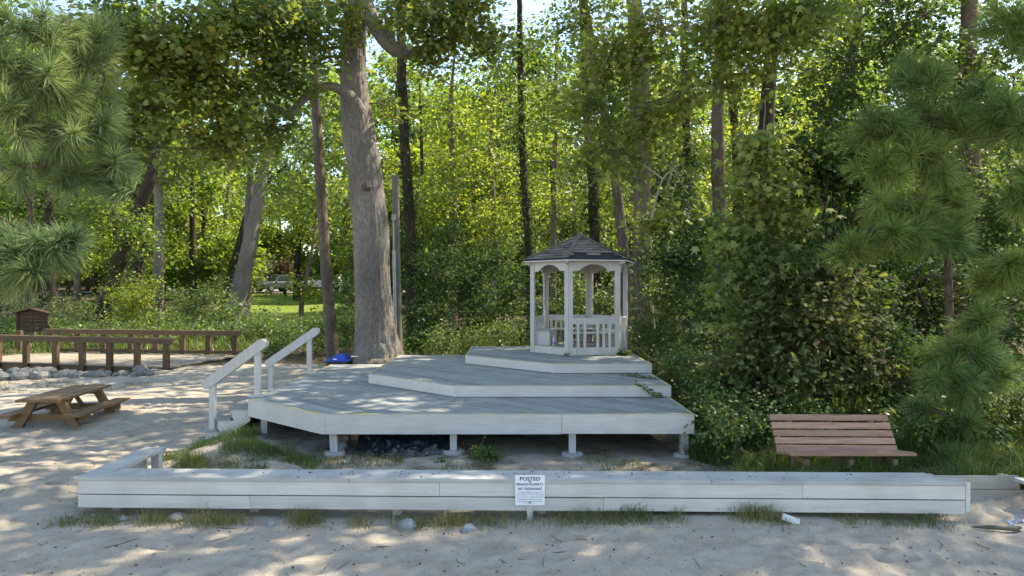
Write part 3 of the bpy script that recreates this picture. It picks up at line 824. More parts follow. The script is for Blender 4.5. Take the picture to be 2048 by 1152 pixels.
def text(body, zc, width, h, mat, bold=0.0):
    cu = bpy.data.curves.new('lettering', 'FONT'); cu.body = body; cu.align_x = 'CENTER'; cu.align_y = 'CENTER'; cu.size = 1.0; cu.offset = bold
    cu.resolution_u = 3
    o = bpy.data.objects.new('lettering', cu); COL.objects.link(o)
    dg = bpy.context.evaluated_depsgraph_get(); dg.update()
    me = bpy.data.meshes.new_from_object(o.evaluated_get(dg))
    bpy.data.objects.remove(o)
    n = len(me.vertices); co = np.zeros(n * 3, dtype=np.float32); me.vertices.foreach_get('co', co); co = co.reshape(-1, 3)
    lo, hi = co.min(0), co.max(0); c = (lo + hi) / 2
    X = (co[:, 0] - c[0]) * width / (hi[0] - lo[0]); Zv = (co[:, 1] - c[1]) * h / (hi[1] - lo[1])
    new = np.stack([X, np.full(n, -.002), Zv + zc], -1).astype(np.float32)
    me.vertices.foreach_set('co', new.ravel()); me.update()
    me.materials.clear(); me.materials.append(mat)
    ob = bpy.data.objects.new('lettering', me); COL.objects.link(ob); ob.parent = sg
    return ob
hh = sz1 - sz0; zz = lambda f: sz1 - hh * f
text('POSTED', zz(.118), .205, hh * .125, M['ink'], .018)
text('PRIVATE PROPERTY', zz(.305), .268, hh * .085, M['ink'], .012)
text('NO TRESPASSING', zz(.452), .238, hh * .085, M['ink'], .012)
for i, (s_, w_) in enumerate((('This is PRIVATE PROPERTY for the residents of the', .24), ('Riverside neighborhood ONLY. Residents must accompany', .28), ('their guests. Enforcement is provided by Newport News', .262),
                              ('Police. Please contact the Police for violations or', .228), ('trespassing. Section of Code 18.2-119 as appropriate', .25))):
    text(s_, zz(.578 + .073 * i), w_, hh * .034, M['ink_light'], .01)
text('Posted and maintained by management', zz(.945), .13, hh * .018, M['ink_light'])
for f_ in (.205, .905):
    a = np.linspace(0, 2 * np.pi, 12, endpoint=False); c = zz(f_)
    V_, F_ = prism([(sx + .0085 * math.cos(t_), sy - .001, c + .0085 * math.sin(t_)) for t_ in a], (0, -.006, 0)); obj('screw', V_, F_, M['screw'], sg)

# ================================================================ red-brown slatted bench
bx0, bx1 = 3.22, 4.69
bn = thing('park_bench', 'red-brown slatted wooden bench half buried in grass behind the low wall', 'bench', (3.95, 8.2, .1))
fr_ = [P(1662, y_, D_)[1:] for y_, D_ in ((832, 8.55), (848, 8.50), (863, 8.455), (878, 8.41), (893, 8.37))]
for i, (yy, z_) in enumerate(fr_):
    w_ = .076; d = unit(np.array([0, -.42, -.91])); 
    c = np.array([0, yy, z_ - .02]); nrm = np.array([0, -.91, .42])
    sl = .012 * (i in (3,))
    pts = [np.array([bx0 + .004 * i, 0, 0]) + c - d * w_ / 2, np.array([bx1 + .004 * i, 0, -.008]) + c - d * w_ / 2, np.array([bx1 + .004 * i, 0, -.008]) + c + d * w_ / 2, np.array([bx0 + .004 * i, 0, 0]) + c + d * w_ / 2]
    V_, F_ = prism(pts, nrm * .03); obj('back_slat', V_, F_, M['bench'], bn)
for i, (y0, y1) in enumerate(((8.265, 8.355), (8.165, 8.255), (8.065, 8.155), (7.965, 8.055))):
    z_ = .345 + .018 * i - (.004 if i == 3 else 0)
    V_, F_ = box(bx0 + .01 + .006 * i, bx1 + .01 * i, y0, y1, z_ - .032, z_); obj('seat_slat', V_, F_, M['bench'], bn)
for x in (bx0 + .22, (bx0 + bx1) / 2, bx1 - .22):
    V_, F_ = box(x, x + .05, 8.0, 8.42, .25, .312); obj('seat_bearer', V_, F_, M['bench'], bn)
    V_, F_ = beam((x + .025, 8.42, .30), (x + .025, 8.60, .71), .05, .06, up=(0, 1, 0)); obj('back_bearer', V_, F_, M['bench'], bn)
    for y in (8.05, 8.36):
        V_, F_ = box(x, x + .05, y, y + .06, zg(x, y) - .05, .26); obj('leg', V_, F_, M['bench'], bn)

# ================================================================ picnic table sunk in the sand
tbx, tby = -8.5, 13.05
pt = thing('picnic_table', 'weathered wooden picnic table with attached benches sunk in the sand', 'picnic table', (tbx, tby, -.2))
ax = unit(np.array([-.10, 1.0])); sdv = np.array([ax[1], -ax[0]])
def tpoly(u0, u1, v0, v1, z0, z1, name, dz=0):
    c = [np.array([tbx, tby]) + sdv * v0 + ax * u0, np.array([tbx, tby]) + sdv * v1 + ax * u0, np.array([tbx, tby]) + sdv * v1 + ax * u1, np.array([tbx, tby]) + sdv * v0 + ax * u1]
    V_, F_ = prism([p3(p, z0) for p in c], (0, 0, z1 - z0)); return obj(name, V_, F_, M['picnic'], pt)
TT = .36
for i in range(5):
    v = -.365 + i * .147
    tpoly(-.98 + RNG.uniform(-.02, .02), .98 + RNG.uniform(-.02, .02), v, v + .139, TT - .05, TT + RNG.uniform(-.004, .003), 'top_plank')
for s in (-1, 1):
    for i in range(2):
        v = s * .56 + (i - 1) * .145 + (0.0 if s < 0 else .02)
        tpoly(-1.0 + RNG.uniform(-.02, .02), 1.0, v, v + .137, .035, .083 + RNG.uniform(-.003, .003), 'bench_plank')
def tp(u, v, z): return p3(np.array([tbx, tby]) + sdv * v + ax * u, z)
for u in (-.66, .66):
    for s in (-1, 1):
        V_, F_ = beam(tp(u, s * .22, TT - .05), tp(u, s * .62, -.42), .09, .14, up=(sdv[0], sdv[1], 0)); obj('leg', V_, F_, M['picnic'], pt)
    V_, F_ = beam(tp(u + .07 * (1 if u < 0 else -1), -.70, -.02), tp(u + .07 * (1 if u < 0 else -1), .70, -.02), .045, .12); obj('bench_bearer', V_, F_, M['picnic'], pt)
    V_, F_ = beam(tp(u + .07 * (1 if u < 0 else -1), -.34, TT - .09), tp(u + .07 * (1 if u < 0 else -1), .34, TT - .09), .045, .085); obj('top_bearer', V_, F_, M['picnic'], pt)
    V_, F_ = beam(tp(u + .09 * (1 if u < 0 else -1), 0, 0.0), tp(u * .35, 0, TT - .06), .07, .045); obj('brace', V_, F_, M['picnic'], pt)
V_, F_ = beam(tp(-.3, 0, TT - .065), tp(.3, 0, TT - .065), .09, .04); 

# ================================================================ footbridge
br = thing('footbridge', 'brown timber footbridge with post-and-rail sides over the stream', 'bridge', (-12.5, 21.5, 0))
NA, NB = np.array([-9.95, 19.95]), np.array([-17.6, 21.85])       # near side, from its right end
FA, FB = np.array([-9.40, 23.6]), np.array([-17.0, 24.85])
BZ = 0.06
npl = 58
for i in range(npl):
    t0, t1 = i / npl, (i + .94) / npl
    c = [NA + (NB - NA) * t0, FA + (FB - FA) * t0, FA + (FB - FA) * t1, NA + (NB - NA) * t1]
    V_, F_ = prism([p3(p, BZ - .045) for p in c], (0, 0, .045 + RNG.uniform(-.004, .004))); obj('deck_plank', V_, F_, M['bridge_deck'], br)
for (a, b) in ((NA, NB), (FA, FB)):
    ins = unit(np.append(((FA - NA) if a is NA else (NA - FA)), 0)) * .08
    V_, F_ = beam(p3(a, BZ - .20) + ins, p3(b, BZ - .20) + ins, .09, .28); obj('side_beam', V_, F_, M['bridge'], br)
for (a, b, px_list) in ((NA, NB, (333, 275, 220, 165, 112, 53, -3, -60)), (FA, FB, (470, 417, 366, 313, 262, 208, 155, 100, 40))):
    d = b - a
    for i, px in enumerate(px_list):
        k = (px - CX) / F; t = (k * a[1] - a[0]) / (d[0] - k * d[1]); p = a + d * t
        V_, F_ = box(p[0] - .075, p[0] + .075, p[1] - .07, p[1] + .07, BZ - (.4 if a is NA else .2), .82); obj('post', V_, F_, M['bridge'], br)
    e = unit(np.append(d, 0))
    V_, F_ = beam(p3(a, .86) - e * .12, p3(b, .86), .20, .055); obj('top_rail', V_, F_, M['bridge'], br)
    V_, F_ = beam(p3(a, .775) - e * .08 - np.array([0, .08 if a is NA else .08, 0]), p3(b, .775) - np.array([0, .08, 0]), .045, .11); obj('side_rail', V_, F_, M['bridge'], br)
    if a is not NA:
        V_, F_ = beam(p3(a, BZ + .09) - np.array([0, .06, 0]), p3(b, BZ + .09) - np.array([0, .06, 0]), .10, .10); obj('kerb_rail', V_, F_, M['bridge'], br)
# boulders along the ditch
def rock(name, c, r, label, cat, mat, seed, flat=.65, group=None, par=None, stretch=1.0):
    rg = np.random.default_rng(seed); nl, nm = 7, 10
    V = [[0, 0, 1.0]]
    for i in range(1, nl):
        th = math.pi * i / nl
        for j in range(nm): ph = 2 * math.pi * j / nm; V.append([math.sin(th) * math.cos(ph), math.sin(th) * math.sin(ph), math.cos(th)])
    V.append([0, 0, -1.0]); V = np.array(V)
    planes = unit(rg.normal(size=(9, 3))); ds = rg.uniform(.62, .95, 9)
    for n_, d_ in zip(planes, ds):
        s = V @ n_; over = np.clip(s - d_, 0, None); V = V - over[:, None] * n_ * .9
    V = V * (1 + rg.normal(0, .035, (len(V), 1)))
    a = rg.uniform(0, 6.28); R = np.array([[math.cos(a), -math.sin(a), 0], [math.sin(a), math.cos(a), 0], [0, 0, 1]])
    V = (V * np.array([stretch, 1 / stretch ** .5, flat])) @ R.T * r + np.asarray(c)
    Fc = [(0, 1 + j, 1 + (j + 1) % nm) for j in range(nm)]
    for i in range(nl - 2):
        for j in range(nm): a_ = 1 + i * nm + j; b_ = 1 + i * nm + (j + 1) % nm; Fc.append((a_, a_ + nm, b_ + nm, b_))
    last = len(V) - 1; Fc += [(last, 1 + (nl - 2) * nm + (j + 1) % nm, 1 + (nl - 2) * nm + j) for j in range(nm)]
    o = obj(name, V, Fc, mat, par, False, None if par else c)
    if label: tag(o, label, cat, group)
    return o
M['stone'] = mat_plain('grey_stone', (0.17, 0.168, 0.16), .85, 0, .35, 5, .8)
M['stone_blue'] = mat_plain('blue_grey_stone', (0.24, 0.265, 0.29), .8, 0, .3, 9, .6)
rk = np.random.default_rng(21)
for i in range(34):
    t = i / 33; x = -17.2 + 7.0 * t; y0 = 18.3 + 1.0 * t ** 1.4
    for rw in range(2 if i % 3 else 1):
        r_ = rk.uniform(.12, .27) * (1 - .25 * t); xx = x + rk.uniform(-.08, .08); yy = y0 + rw * .33 + rk.uniform(-.06, .06)
        rock('boulder', (xx, yy, float(height(xx, yy)) + r_ * .22 + (.12 if rw else 0) * (1 - t)), r_, 'angular grey boulder in the row lining the stream beside the footbridge', 'boulder', M['stone'], 100 + i * 3 + rw, .8, 'boulders lining the stream', None, 1.25)

# ================================================================ notice board beyond the bridge
nbp = P(65, 0, 26.2); gz = float(height(nbp[0], 26.2))
nb = thing('notice_board', 'dark brown wooden notice board on posts behind the footbridge', 'notice board', (nbp[0], 26.2, gz))
zt, zb_ = P(0, 626, 26.2)[2], P(0, 664, 26.2)[2]
for i in range(5):
    z0 = zb_ + (zt - zb_) * i / 5
    V_, F_ = box(nbp[0] - .56, nbp[0] + .56, 26.2, 26.24, z0 + .004, z0 + (zt - zb_) / 5 - .004); obj('plank', V_, F_, M['brown'], nb)
for x in (-.60, .52):
    V_, F_ = box(nbp[0] + x, nbp[0] + x + .09, 26.17, 26.26, zb_ - .03, zt + .02); obj('frame_stile', V_, F_, M['brown'], nb)
for x in (-.05, .42):
    V_, F_ = box(nbp[0] + x, nbp[0] + x + .10, 26.25, 26.33, gz - .1, zt); obj('post', V_, F_, M['grey_pole'], nb)
for s in (-1, 1):
    V_, F_ = beam((nbp[0] + s * .66, 26.2, zt + .0), (nbp[0] - s * .01, 26.2, zt + .17), .30, .04); obj('roof_board', V_, F_, M['brown'], nb)
V_, F_ = prism([(nbp[0] - .56, 26.2, zt + .002), (nbp[0] + .56, 26.2, zt + .002), (nbp[0], 26.2, zt + .14)], (0, .04, 0)); obj('gable_board', V_, F_, M['brown'], nb)

# ================================================================ utility pole stub with conduit
up_ = P(797, 712, 18.6); pz = float(height(up_[0], 18.6))
pole = thing('utility_pole', 'cut-off grey wooden utility pole with a metal conduit right of the big trunk', 'pole', (up_[0], 18.6, pz))
top_ = P(791, 352, 18.6)
V_, F_ = tube(spline([(up_[0], 18.6, pz - .3), (up_[0] - .02, 18.6, 1.5), (top_[0] + .02, 18.6, 3.6), top_], 12), np.linspace(.12, .10, 12), 16, .01); F_ = F_.tolist() + [list(range(len(V_) - 16, len(V_)))]
obj('shaft', V_, F_, M['grey_pole'], pole, False)
M['metal'] = mat_plain('galvanised_conduit', (0.33, 0.35, 0.37), .45, .6, .15)
c0, c1 = P(791, 690, 18.42), P(788, 500, 18.42); c2 = P(787, 440, 18.42)
V_, F_ = tube([c0, (c0 + c1) / 2, c1], .045, 10); obj('conduit', V_, F_, M['metal'], pole, True)
V_, F_ = tube([c1, (c1 + c2) / 2, c2], .018, 8); obj('wire_pipe', V_, F_, M['metal'], pole, True)
V_, F_ = box(c2[0] - .05, c2[0] + .05, c2[1] - .04, c2[1] + .05, c2[2], c2[2] + .16); obj('junction_box', V_, F_, M['metal'], pole)

# ================================================================ blue-lidded box and black bin beside the big tree
M['blue'] = mat_plain('bright_blue_plastic', (0.006, 0.06, 0.52), .32, 0, .06)
M['black'] = mat_plain('black_plastic', (0.012, 0.013, 0.018), .45, 0, .2)
bb = P(687, 728, 17.0)
bz = float(height(bb[0], 17.0))
bin_ = thing('plastic_bin', 'low black bin with a bright blue peaked lid left of the big trunk', 'bin', (bb[0], 17.0, bz))
z_r = P(0, 721, 17.0)[2]
V_, F_ = box(bb[0] - .36, bb[0] + .17, 16.8, 17.35, bz, z_r - .002); V_[:4, 0] = bb[0] - .1 + (V_[:4, 0] - bb[0] + .1) * .85; obj('body', V_, F_, M['black'], bin_)
zt_ = P(0, 707, 17.1)[2]
lid = np.array([(bb[0] - .39, 16.77, z_r), (bb[0] + .19, 16.77, z_r), (bb[0] + .19, 17.38, z_r), (bb[0] - .39, 17.38, z_r),
                (bb[0] - .39, 16.77, z_r + .03), (bb[0] + .12, 16.77, z_r + .035), (bb[0] + .12, 17.38, z_r + .035), (bb[0] - .39, 17.38, z_r + .03),
                (bb[0] - .17, 16.95, zt_ - .03), (bb[0] + .02, 16.95, zt_ - .01), (bb[0] + .02, 17.25, zt_), (bb[0] - .17, 17.25, zt_ - .02)])
obj('lid', lid, [(0, 3, 2, 1), (0, 1, 5, 4), (1, 2, 6, 5), (2, 3, 7, 6), (3, 0, 4, 7), (4, 5, 9, 8), (5, 6, 10, 9), (6, 7, 11, 10), (7, 4, 8, 11), (8, 9, 10, 11)], M['blue'], bin_)
mk = [(bb[0] - .22, .035), (bb[0] - .11, .035), (bb[0] - .12, .062), (bb[0] - .15, .05), (bb[0] - .165, .07), (bb[0] - .19, .06)]
sl_ = (zt_ - .03 - z_r - .03) / .18
V_, F_ = prism([(x, 16.77 + (z - .03) / sl_ - .006, z_r + z + .004) for x, z in mk], (0, -.003, .003)); obj('emblem', V_, F_, M['white'], bin_)
b2 = thing('plastic_bin', 'black bin with a white rim between the blue lid and the big trunk', 'bin', (bb[0] + .35, 17.1, bz))
V_, F_ = box(bb[0] + .21, bb[0] + .55, 16.95, 17.4, bz, z_r + .09); obj('body', V_, F_, M['black'], b2)
V_, F_ = box(bb[0] + .20, bb[0] + .56, 16.94, 17.41, z_r + .092, z_r + .115); obj('rim', V_, F_, M['white'], b2)

# ================================================================ under the deck: plastic sheet over rubble, slab, stones
M['tarp'] = mat_plain('black_plastic_sheet', (0.012, 0.014, 0.020), .26, 0, .2, 8, 0, .6)
tn, tm = 110, 36
uu, vv = np.meshgrid(np.linspace(0, 1, tn), np.linspace(0, 1, tm))
TX = -2.30 + 1.38 * uu + .05 * np.sin(vv * 5)
front = 9.84 - .26 * np.sin(np.pi * np.clip(uu * 1.05, 0, 1)) ** .8
TY = front + vv * .48 + .02 * np.sin(uu * 31)
swag = vv - 1.1 * (uu - .52) ** 2
wv = sines(uu * 2.0, vv, 61, .55, 8); w2_ = sines(uu * 2.0, vv, 62, .22, 8)
rid = lambda t: 1 - 2 * np.abs(np.sin(t))
fold = .030 * rid(8 * swag + 1.3 * wv + 3 * uu) + .022 * rid(13 * uu + 7 * vv + 1.6 * wv) * np.clip(.5 + wv, 0, 1.3) + .014 * rid(19 * uu - 12 * swag + 1.2 * w2_) + .010 * w2_
sag = .33 * vv ** .7 * (1 - .3 * np.sin(np.pi * uu) ** 2)
TZ = np.maximum(0, sag + fold * (.25 + .9 * np.sqrt(vv)) * 1.0) + .01
gzv = np.array([[zg(x, y) for x, y in zip(r1, r2)] for r1, r2 in zip(TX, TY)])
TZ = TZ + gzv
ii = (np.arange(tm - 1)[:, None] * tn + np.arange(tn - 1)[None]).ravel()
tarp = obj('plastic_sheet', np.stack([TX, TY, TZ], -1).reshape(-1, 3), np.stack([ii, ii + 1, ii + tn + 1, ii + tn], -1), M['tarp'], None, True, (-1.6, 9.9, 0))
tag(tarp, 'crumpled black plastic sheet draped over rubble under the deck', 'plastic sheet')
M['brick'] = mat_plain('broken_brick', (0.24, 0.155, 0.115), .9, 0, .4, 9, .6)
for i, (px, py, D_, r_, lab) in enumerate(((688, 876, 10.05, .085, 'reddish broken block on the rubble heap nearest the left deck post'), (712, 872, 10.15, .10, 'reddish broken block at the left top of the plastic sheet'),
                                            (679, 893, 10.0, .13, 'mauve-grey stone at the left edge of the plastic sheet'), (868, 872, 10.15, .12, 'reddish broken block at the right top of the plastic sheet'),
                                            (700, 866, 10.2, .09, 'small reddish block wedged under the deck above the sheet'), (812, 874, 10.25, .10, 'brown rubble piece showing through the middle of the sheet'))):
    c = P(px, py, D_); rock('broken_block' if i != 2 else 'stone', c, r_, lab, 'rubble', M['brick'] if i != 2 else M['stone'], 300 + i, .75)
c = P(627, 888, 10.35); sl = obj('stone_slab', *(lambda b_: (np.array([[x, y, z] for x, y, z in b_[0]]) , b_[1]))(beam(c + np.array([-.17, .05, -.01]), c + np.array([.22, .15, .01]), .22, .13)), M['stone'], None, False, c)
tag(sl, 'pale grey stone slab lying under the left corner of the deck', 'stone slab')
# stones at the foot of the wall
for i, (px, py, D_, r_, lab, m_) in enumerate(((817, 1031, 6.72, .105, 'rounded blue-grey stone on the sand in front of the low wall', 'stone_blue'), (938, 1042, 6.62, .08, 'blue-grey stone half buried in sand left of the posted sign', 'stone_blue'),
        (544, 1031, 6.75, .05, 'small pale stone alone on the sand below the plank joint', 'stone_blue'), (355, 1018, 6.85, .09, 'grey stone in the grass under the left part of the low wall', 'stone'),
        (248, 1025, 6.85, .06, 'grey stone in the grass near the left end of the wall', 'stone_blue'), (413, 1033, 6.78, .055, 'small grey stone at the grass edge left of centre', 'stone_blue'),
        (190, 1013, 6.95, .045, 'pale stone under the left corner of the low wall', 'stone'), (1540, 1018, 6.78, .08, 'dark stone in the grass under the right part of the wall', 'stone'),
        (494, 1036, 6.74, .04, 'tiny pale pebble on the sand left of the lone stone', 'stone'), (735, 918, 9.3, .035, 'white pebble in front of the plastic sheet', 'stone_blue'))):
    c = P(px, py, D_); c[2] = zg(c[0], D_) + r_ * .15
    rock('stone', c, r_, lab, 'stone', M[m_], 400 + i, .7)
c = P(1582, 1026, 6.7); c[2] = zg(c[0], c[1]) + .02
V_, F_ = beam(c + np.array([-.09, .0, .035]), c + np.array([.06, -.04, -.01]), .05, .05); tag(obj('broken_tile', V_, F_, M['white'], None, False, c), 'small broken white tile leaning at the foot of the wall', 'tile')
# driftwood and litter at the right edge
c = P(1990, 1056, 6.55); c[2] = zg(c[0], c[1]) + .02
M['drift'] = mat_plain('mossy_driftwood', (0.085, 0.085, 0.06), .9, 0, .4, 10, .8)
V_, F_ = tube(spline([c + np.array([-.20, .05, .0]), c + np.array([-.06, .0, .012]), c + np.array([.12, -.04, .015]), c + np.array([.24, .0, .01])], 14), np.interp(np.linspace(0, 1, 14), [0, .3, .6, .8, 1], [.006, .018, .02, .03, .014]), 9, .22)
tag(obj('driftwood', V_, F_, M['drift'], None, True, c), 'dark mossy stick of driftwood on the sand at the right', 'driftwood')
c = P(2030, 1042, 6.7); c[2] = zg(c[0], c[1]) + .015
M['bluelit'] = mat_plain('blue_scrap', (0.10, 0.19, 0.42), .5, 0, .3)
g = Geo()
for i in range(7):
    d = np.array([RNG.uniform(-.09, .09), RNG.uniform(-.06, .06), 0]); a = RNG.uniform(0, 3.1); e = np.array([math.cos(a), math.sin(a), .15]) * .05
    g.add(*beam(c + d - e, c + d + e, .012, .006))
tag(g.obj('litter', M['bluelit'], None, False, c), 'crumpled scrap of blue litter on the sand near the driftwood', 'litter')

# ================================================================ parked cars on the far street
def car(label, c, yaw, col, group=None):
    t = thing('parked_car', label, 'car', c, group)
    ca, sa = math.cos(yaw), math.sin(yaw)
    def T(v): v = np.asarray(v, float); return np.stack([c[0] + v[:, 0] * ca - v[:, 1] * sa, c[1] + v[:, 0] * sa + v[:, 1] * ca, c[2] + v[:, 2]], -1)
    paint = mat_plain('car_paint', col, .6, 0, .04, spec=.2)
    if 'glass' not in M:
        M['glass'] = mat_plain('car_glass', (0.02, 0.028, 0.035), .06, 0, .1); M['tyre'] = mat_plain('tyre_rubber', (0.015, 0.015, 0.016), .8, 0, .2)
        M['rim'] = mat_plain('wheel_rim', (0.35, 0.35, 0.36), .35, .7, .1); M['lamp'] = mat_plain('headlamp', (0.7, 0.7, 0.72), .12, 0, .05); M['trim'] = mat_plain('dark_trim', (0.03, 0.03, 0.033), .5, 0, .2)
    # side profile stations along the length (x forward), with half width and roof height
    prof = [(-2.3, .45, .95), (-2.32, .55, 1.05), (-2.2, .40, 1.15), (-.9, .38, 1.12), (.95, .38, 1.08), (1.9, .40, 1.0), (2.25, .45, .88), (2.32, .5, .7)]
    secs = []
    for x, z0, z1 in prof:
        w = .93 if -2.1 < x < 1.9 else .86
        secs.append([(x, -w * .96, z0), (x, -w, z0 + .15), (x, -w, z1 - .12), (x, -w * .9, z1), (x, w * .9, z1), (x, w, z1 - .12), (x, w, z0 + .15), (x, w * .96, z0)])
    V = np.array([p for s in secs for p in s]); k = 8
    Fc = [(m * k + i, m * k + (i + 1) % k, (m + 1) * k + (i + 1) % k, (m + 1) * k + i) for m in range(len(prof) - 1) for i in range(k)] + [list(range(k))[::-1], list(range((len(prof) - 1) * k, len(prof) * k))]
    obj('body', T(V), Fc, paint, t, False)
    cab = np.array([(-2.2, -.84, 1.1), (.95, -.84, 1.06), (.95, .84, 1.06), (-2.2, .84, 1.1), (-2.0, -.68, 1.74), (.2, -.68, 1.76), (.2, .68, 1.76), (-2.0, .68, 1.74)])
    obj('cabin', T(cab), BOXF, paint, t)
    def quad(name, pts, mat): 
        p = np.array(pts, float); nrm = unit(np.cross(p[1] - p[0], p[2] - p[0])); V_, F_ = prism(p + nrm * .004, nrm * .012); obj(name, T(V_), F_, mat, t)
    quad('windscreen', [(.88, -.74, 1.12), (.88, .74, 1.12), (.27, .62, 1.70), (.27, -.62, 1.70)], M['glass'])
    for s in (-1, 1):
        for (xa, xb, xc, xd) in ((.70, -.42, -.38, .16), (-.50, -1.35, -1.32, -.46), (-1.43, -2.05, -1.92, -1.40)):
            a_, b_ = .842, .70
            pts = [(xa, s * a_, 1.14), (xb, s * a_, 1.14), (xc, s * b_, 1.68), (xd, s * b_, 1.68)]
            quad('side_window', pts if s > 0 else pts[::-1], M['glass'])
        quad('headlight', [(2.30, s * .82, .72), (2.30, s * .52, .72), (2.27, s * .52, .86), (2.27, s * .82, .86)][::(-1 if s < 0 else 1)], M['lamp'])
        for x in (1.45, -1.4):
            a = np.linspace(0, 2 * np.pi, 16, endpoint=False)
            ring = [(x + .36 * math.cos(q_), s * .72, .36 + .36 * math.sin(q_)) for q_ in a]; V_, F_ = prism(ring, (0, s * .22, 0)); wh = obj('wheel', T(V_), F_, M['tyre'], t)
            ring = [(x + .21 * math.cos(q_), s * .94, .36 + .21 * math.sin(q_)) for q_ in a]; V_, F_ = prism(ring, (0, s * .012, 0)); obj('rim', T(V_), F_, M['rim'], wh)
        V_, F_ = box(.62, .75, s * .95 - .08, s * .95 + .08, 1.10, 1.24); obj('mirror', T(V_), F_, paint, t)
    quad('grille', [(2.325, -.5, .60), (2.325, .5, .60), (2.30, .5, .84), (2.30, -.5, .84)], M['trim'])
    V_, F_ = box(2.2, 2.38, -.88, .88, .38, .56); obj('bumper', T(V_), F_, M['trim'], t)
    V_, F_ = box(-2.40, -2.25, -.88, .88, .40, .58); obj('bumper', T(V_), F_, M['trim'], t)
    for s in (-.6, .6):
        V_, F_ = beam((-1.8, s, 1.80), (.1, s, 1.81), .05, .04); obj('roof_rail', T(V_), F_, M['trim'], t)
    return t
cp = P(553, 0, 72.5); car('dark grey SUV parked on the street beyond the lawn', (cp[0], 72.5, float(height(cp[0], 72.5)) + .10), math.radians(-90 - 30), (.05, .065, .085))
cp = P(643, 0, 76); car('white car half hidden by the thin trunk left of the big tree', (cp[0], 76, float(height(cp[0], 76)) + .10), math.radians(175), (.7, .7, .72))
for px, lab in ((568, 'left dark bollard post on the drive in front of the grey SUV'), (571.5, 'right dark bollard post on the drive in front of the grey SUV')):
    c = P(px, 0, 66); z0 = float(height(c[0], 66)); V_, F_ = lathe([(.09, 0), (.09, .85), (.11, .88), (.11, .95), (.05, 1.0)], (c[0], 66, z0 - .05), 10)
    tag(obj('bollard', V_, F_, M['trim'], None, True, (c[0], 66, z0)), lab, 'bollard')
# a low house glimpsed through the trees
M['housebrick'] = mat_plain('house_brick', (0.20, 0.12, 0.09), .9, 0, .25, 6); M['houseroof'] = mat_plain('house_roof', (0.42, 0.42, 0.44), .8, 0, .1, 3)
hp = P(368, 0, 92); hz = float(height(hp[0], 92))
hs = thing('house', 'low brick house with pale roof glimpsed between trunks at far left', 'house', (hp[0], 92, hz))
V_, F_ = box(hp[0] - 6, hp[0] + 6, 92, 99, hz - 1, hz + 2.6); obj('wall', V_, F_, M['housebrick'], hs)
V_, F_ = prism([(hp[0] - 6.5, 91.5, hz + 2.6), (hp[0] - 6.5, 99.5, hz + 2.6), (hp[0] - 6.5, 95.5, hz + 4.2)], (13, 0, 0)); obj('roof', V_, F_, M['houseroof'], hs)
for x in (-3.6, 0, 3.2):
    V_, F_ = box(hp[0] + x - .7, hp[0] + x + .7, 91.94, 91.985, hz + .9, hz + 2.1); w_ = obj('window', V_, F_, M['white'], hs)
    V_, F_ = box(hp[0] + x - .6, hp[0] + x + .6, 91.90, 91.935, hz + 1.0, hz + 2.0); obj('pane', V_, F_, M['glass'], w_)
# ================================================================ foliage machinery
LEAF = {}
def _leaf(name, V, Fc): LEAF[name] = (np.array(V, float), np.array(Fc))
_leaf('oval', [(0, 0, 0), (.42, .34, .07), (1, 0, -.03), (.42, -.34, .07)], [(0, 3, 2, 1)])
_leaf('lance', [(0, 0, 0), (.4, .19, .04), (1, 0, -.08), (.4, -.19, .04)], [(0, 3, 2, 1)])
_leaf('round', [(0, 0, 0), (.25, .42, .06), (.75, .36, .05), (1, 0, -.05), (.75, -.36, .05), (.25, -.42, .06)], [(0, 5, 4, 3), (0, 3, 2, 1)])
def _star():
    V = [(.32, 0, .05)]
    tips = [(-105, .62), (-52, .80), (0, 1.0), (52, .80), (105, .62)]
    pts = [(-.02, 0.0)]
    for i, (a, r) in enumerate(tips):
        a = math.radians(a); pts.append((.30 + .68 * r * math.cos(a), .72 * r * math.sin(a)))
        if i < 4:
            b = math.radians((tips[i][0] + tips[i + 1][0]) / 2); pts.append((.30 + .22 * math.cos(b), .24 * math.sin(b)))
    for i, (x, y) in enumerate(pts): V.append((x, y, -.05 if i % 2 else .02))
    n = len(pts)
    return V, [(0, 1 + i, 1 + (i + 1) % n) for i in range(n)]
_leaf('star', *_star())
def _lobed():
    V = [(0, 0, 0)]; out = []
    prof = [(.12, .05), (.28, .22), (.36, .10), (.55, .34), (.62, .14), (.82, .26), (1.0, 0)]
    V += [(x, y, .05 * abs(y) / .3) for x, y in prof] + [(x, -y, .05 * abs(y) / .3) for x, y in prof[-2::-1]]
    n = len(V); return V, [(0, i, i + 1) for i in range(1, n - 1)]
_leaf('lobed', *_lobed())

def gapnoise(p, rng, wl):
    out = 0
    for _ in range(7):
        k = unit(rng.normal(size=3)) * 6.283 / (wl * rng.uniform(.6, 1.7)); out = out + np.sin(p @ k + rng.uniform(0, 6.28))
    return out / math.sqrt(7)

def E(px, py, D, rx, ry, rd, n):
    """an ellipsoid of foliage seen at a pixel: radii across/up in photograph pixels, rd metres in depth, n sprays"""
    return (P(px, py, D), np.array([rx * D / F, rd, ry * D / F]), n)
def W(x, y, z, rx, ry, rz, n): return (np.array([x, y, z], float), np.array([rx, ry, rz], float), n)

def sprays(blobs, rng, shell=.45, gap=-.35, wl=2.2):
    C, A = [], []
    for c, r, n in blobs:
        m = int(n * 1.9) + 4
        d = unit(rng.normal(size=(m, 3))); rad = rng.random(m) ** shell
        p = c + d * rad[:, None] * r * (1 + .18 * rng.normal(size=(m, 1)))
        g = gapnoise(p, rng, wl) > gap
        p = p[g][:n]; C.append(p); A.append(np.repeat(c[None], len(p), 0))
    return np.concatenate(C), np.concatenate(A)

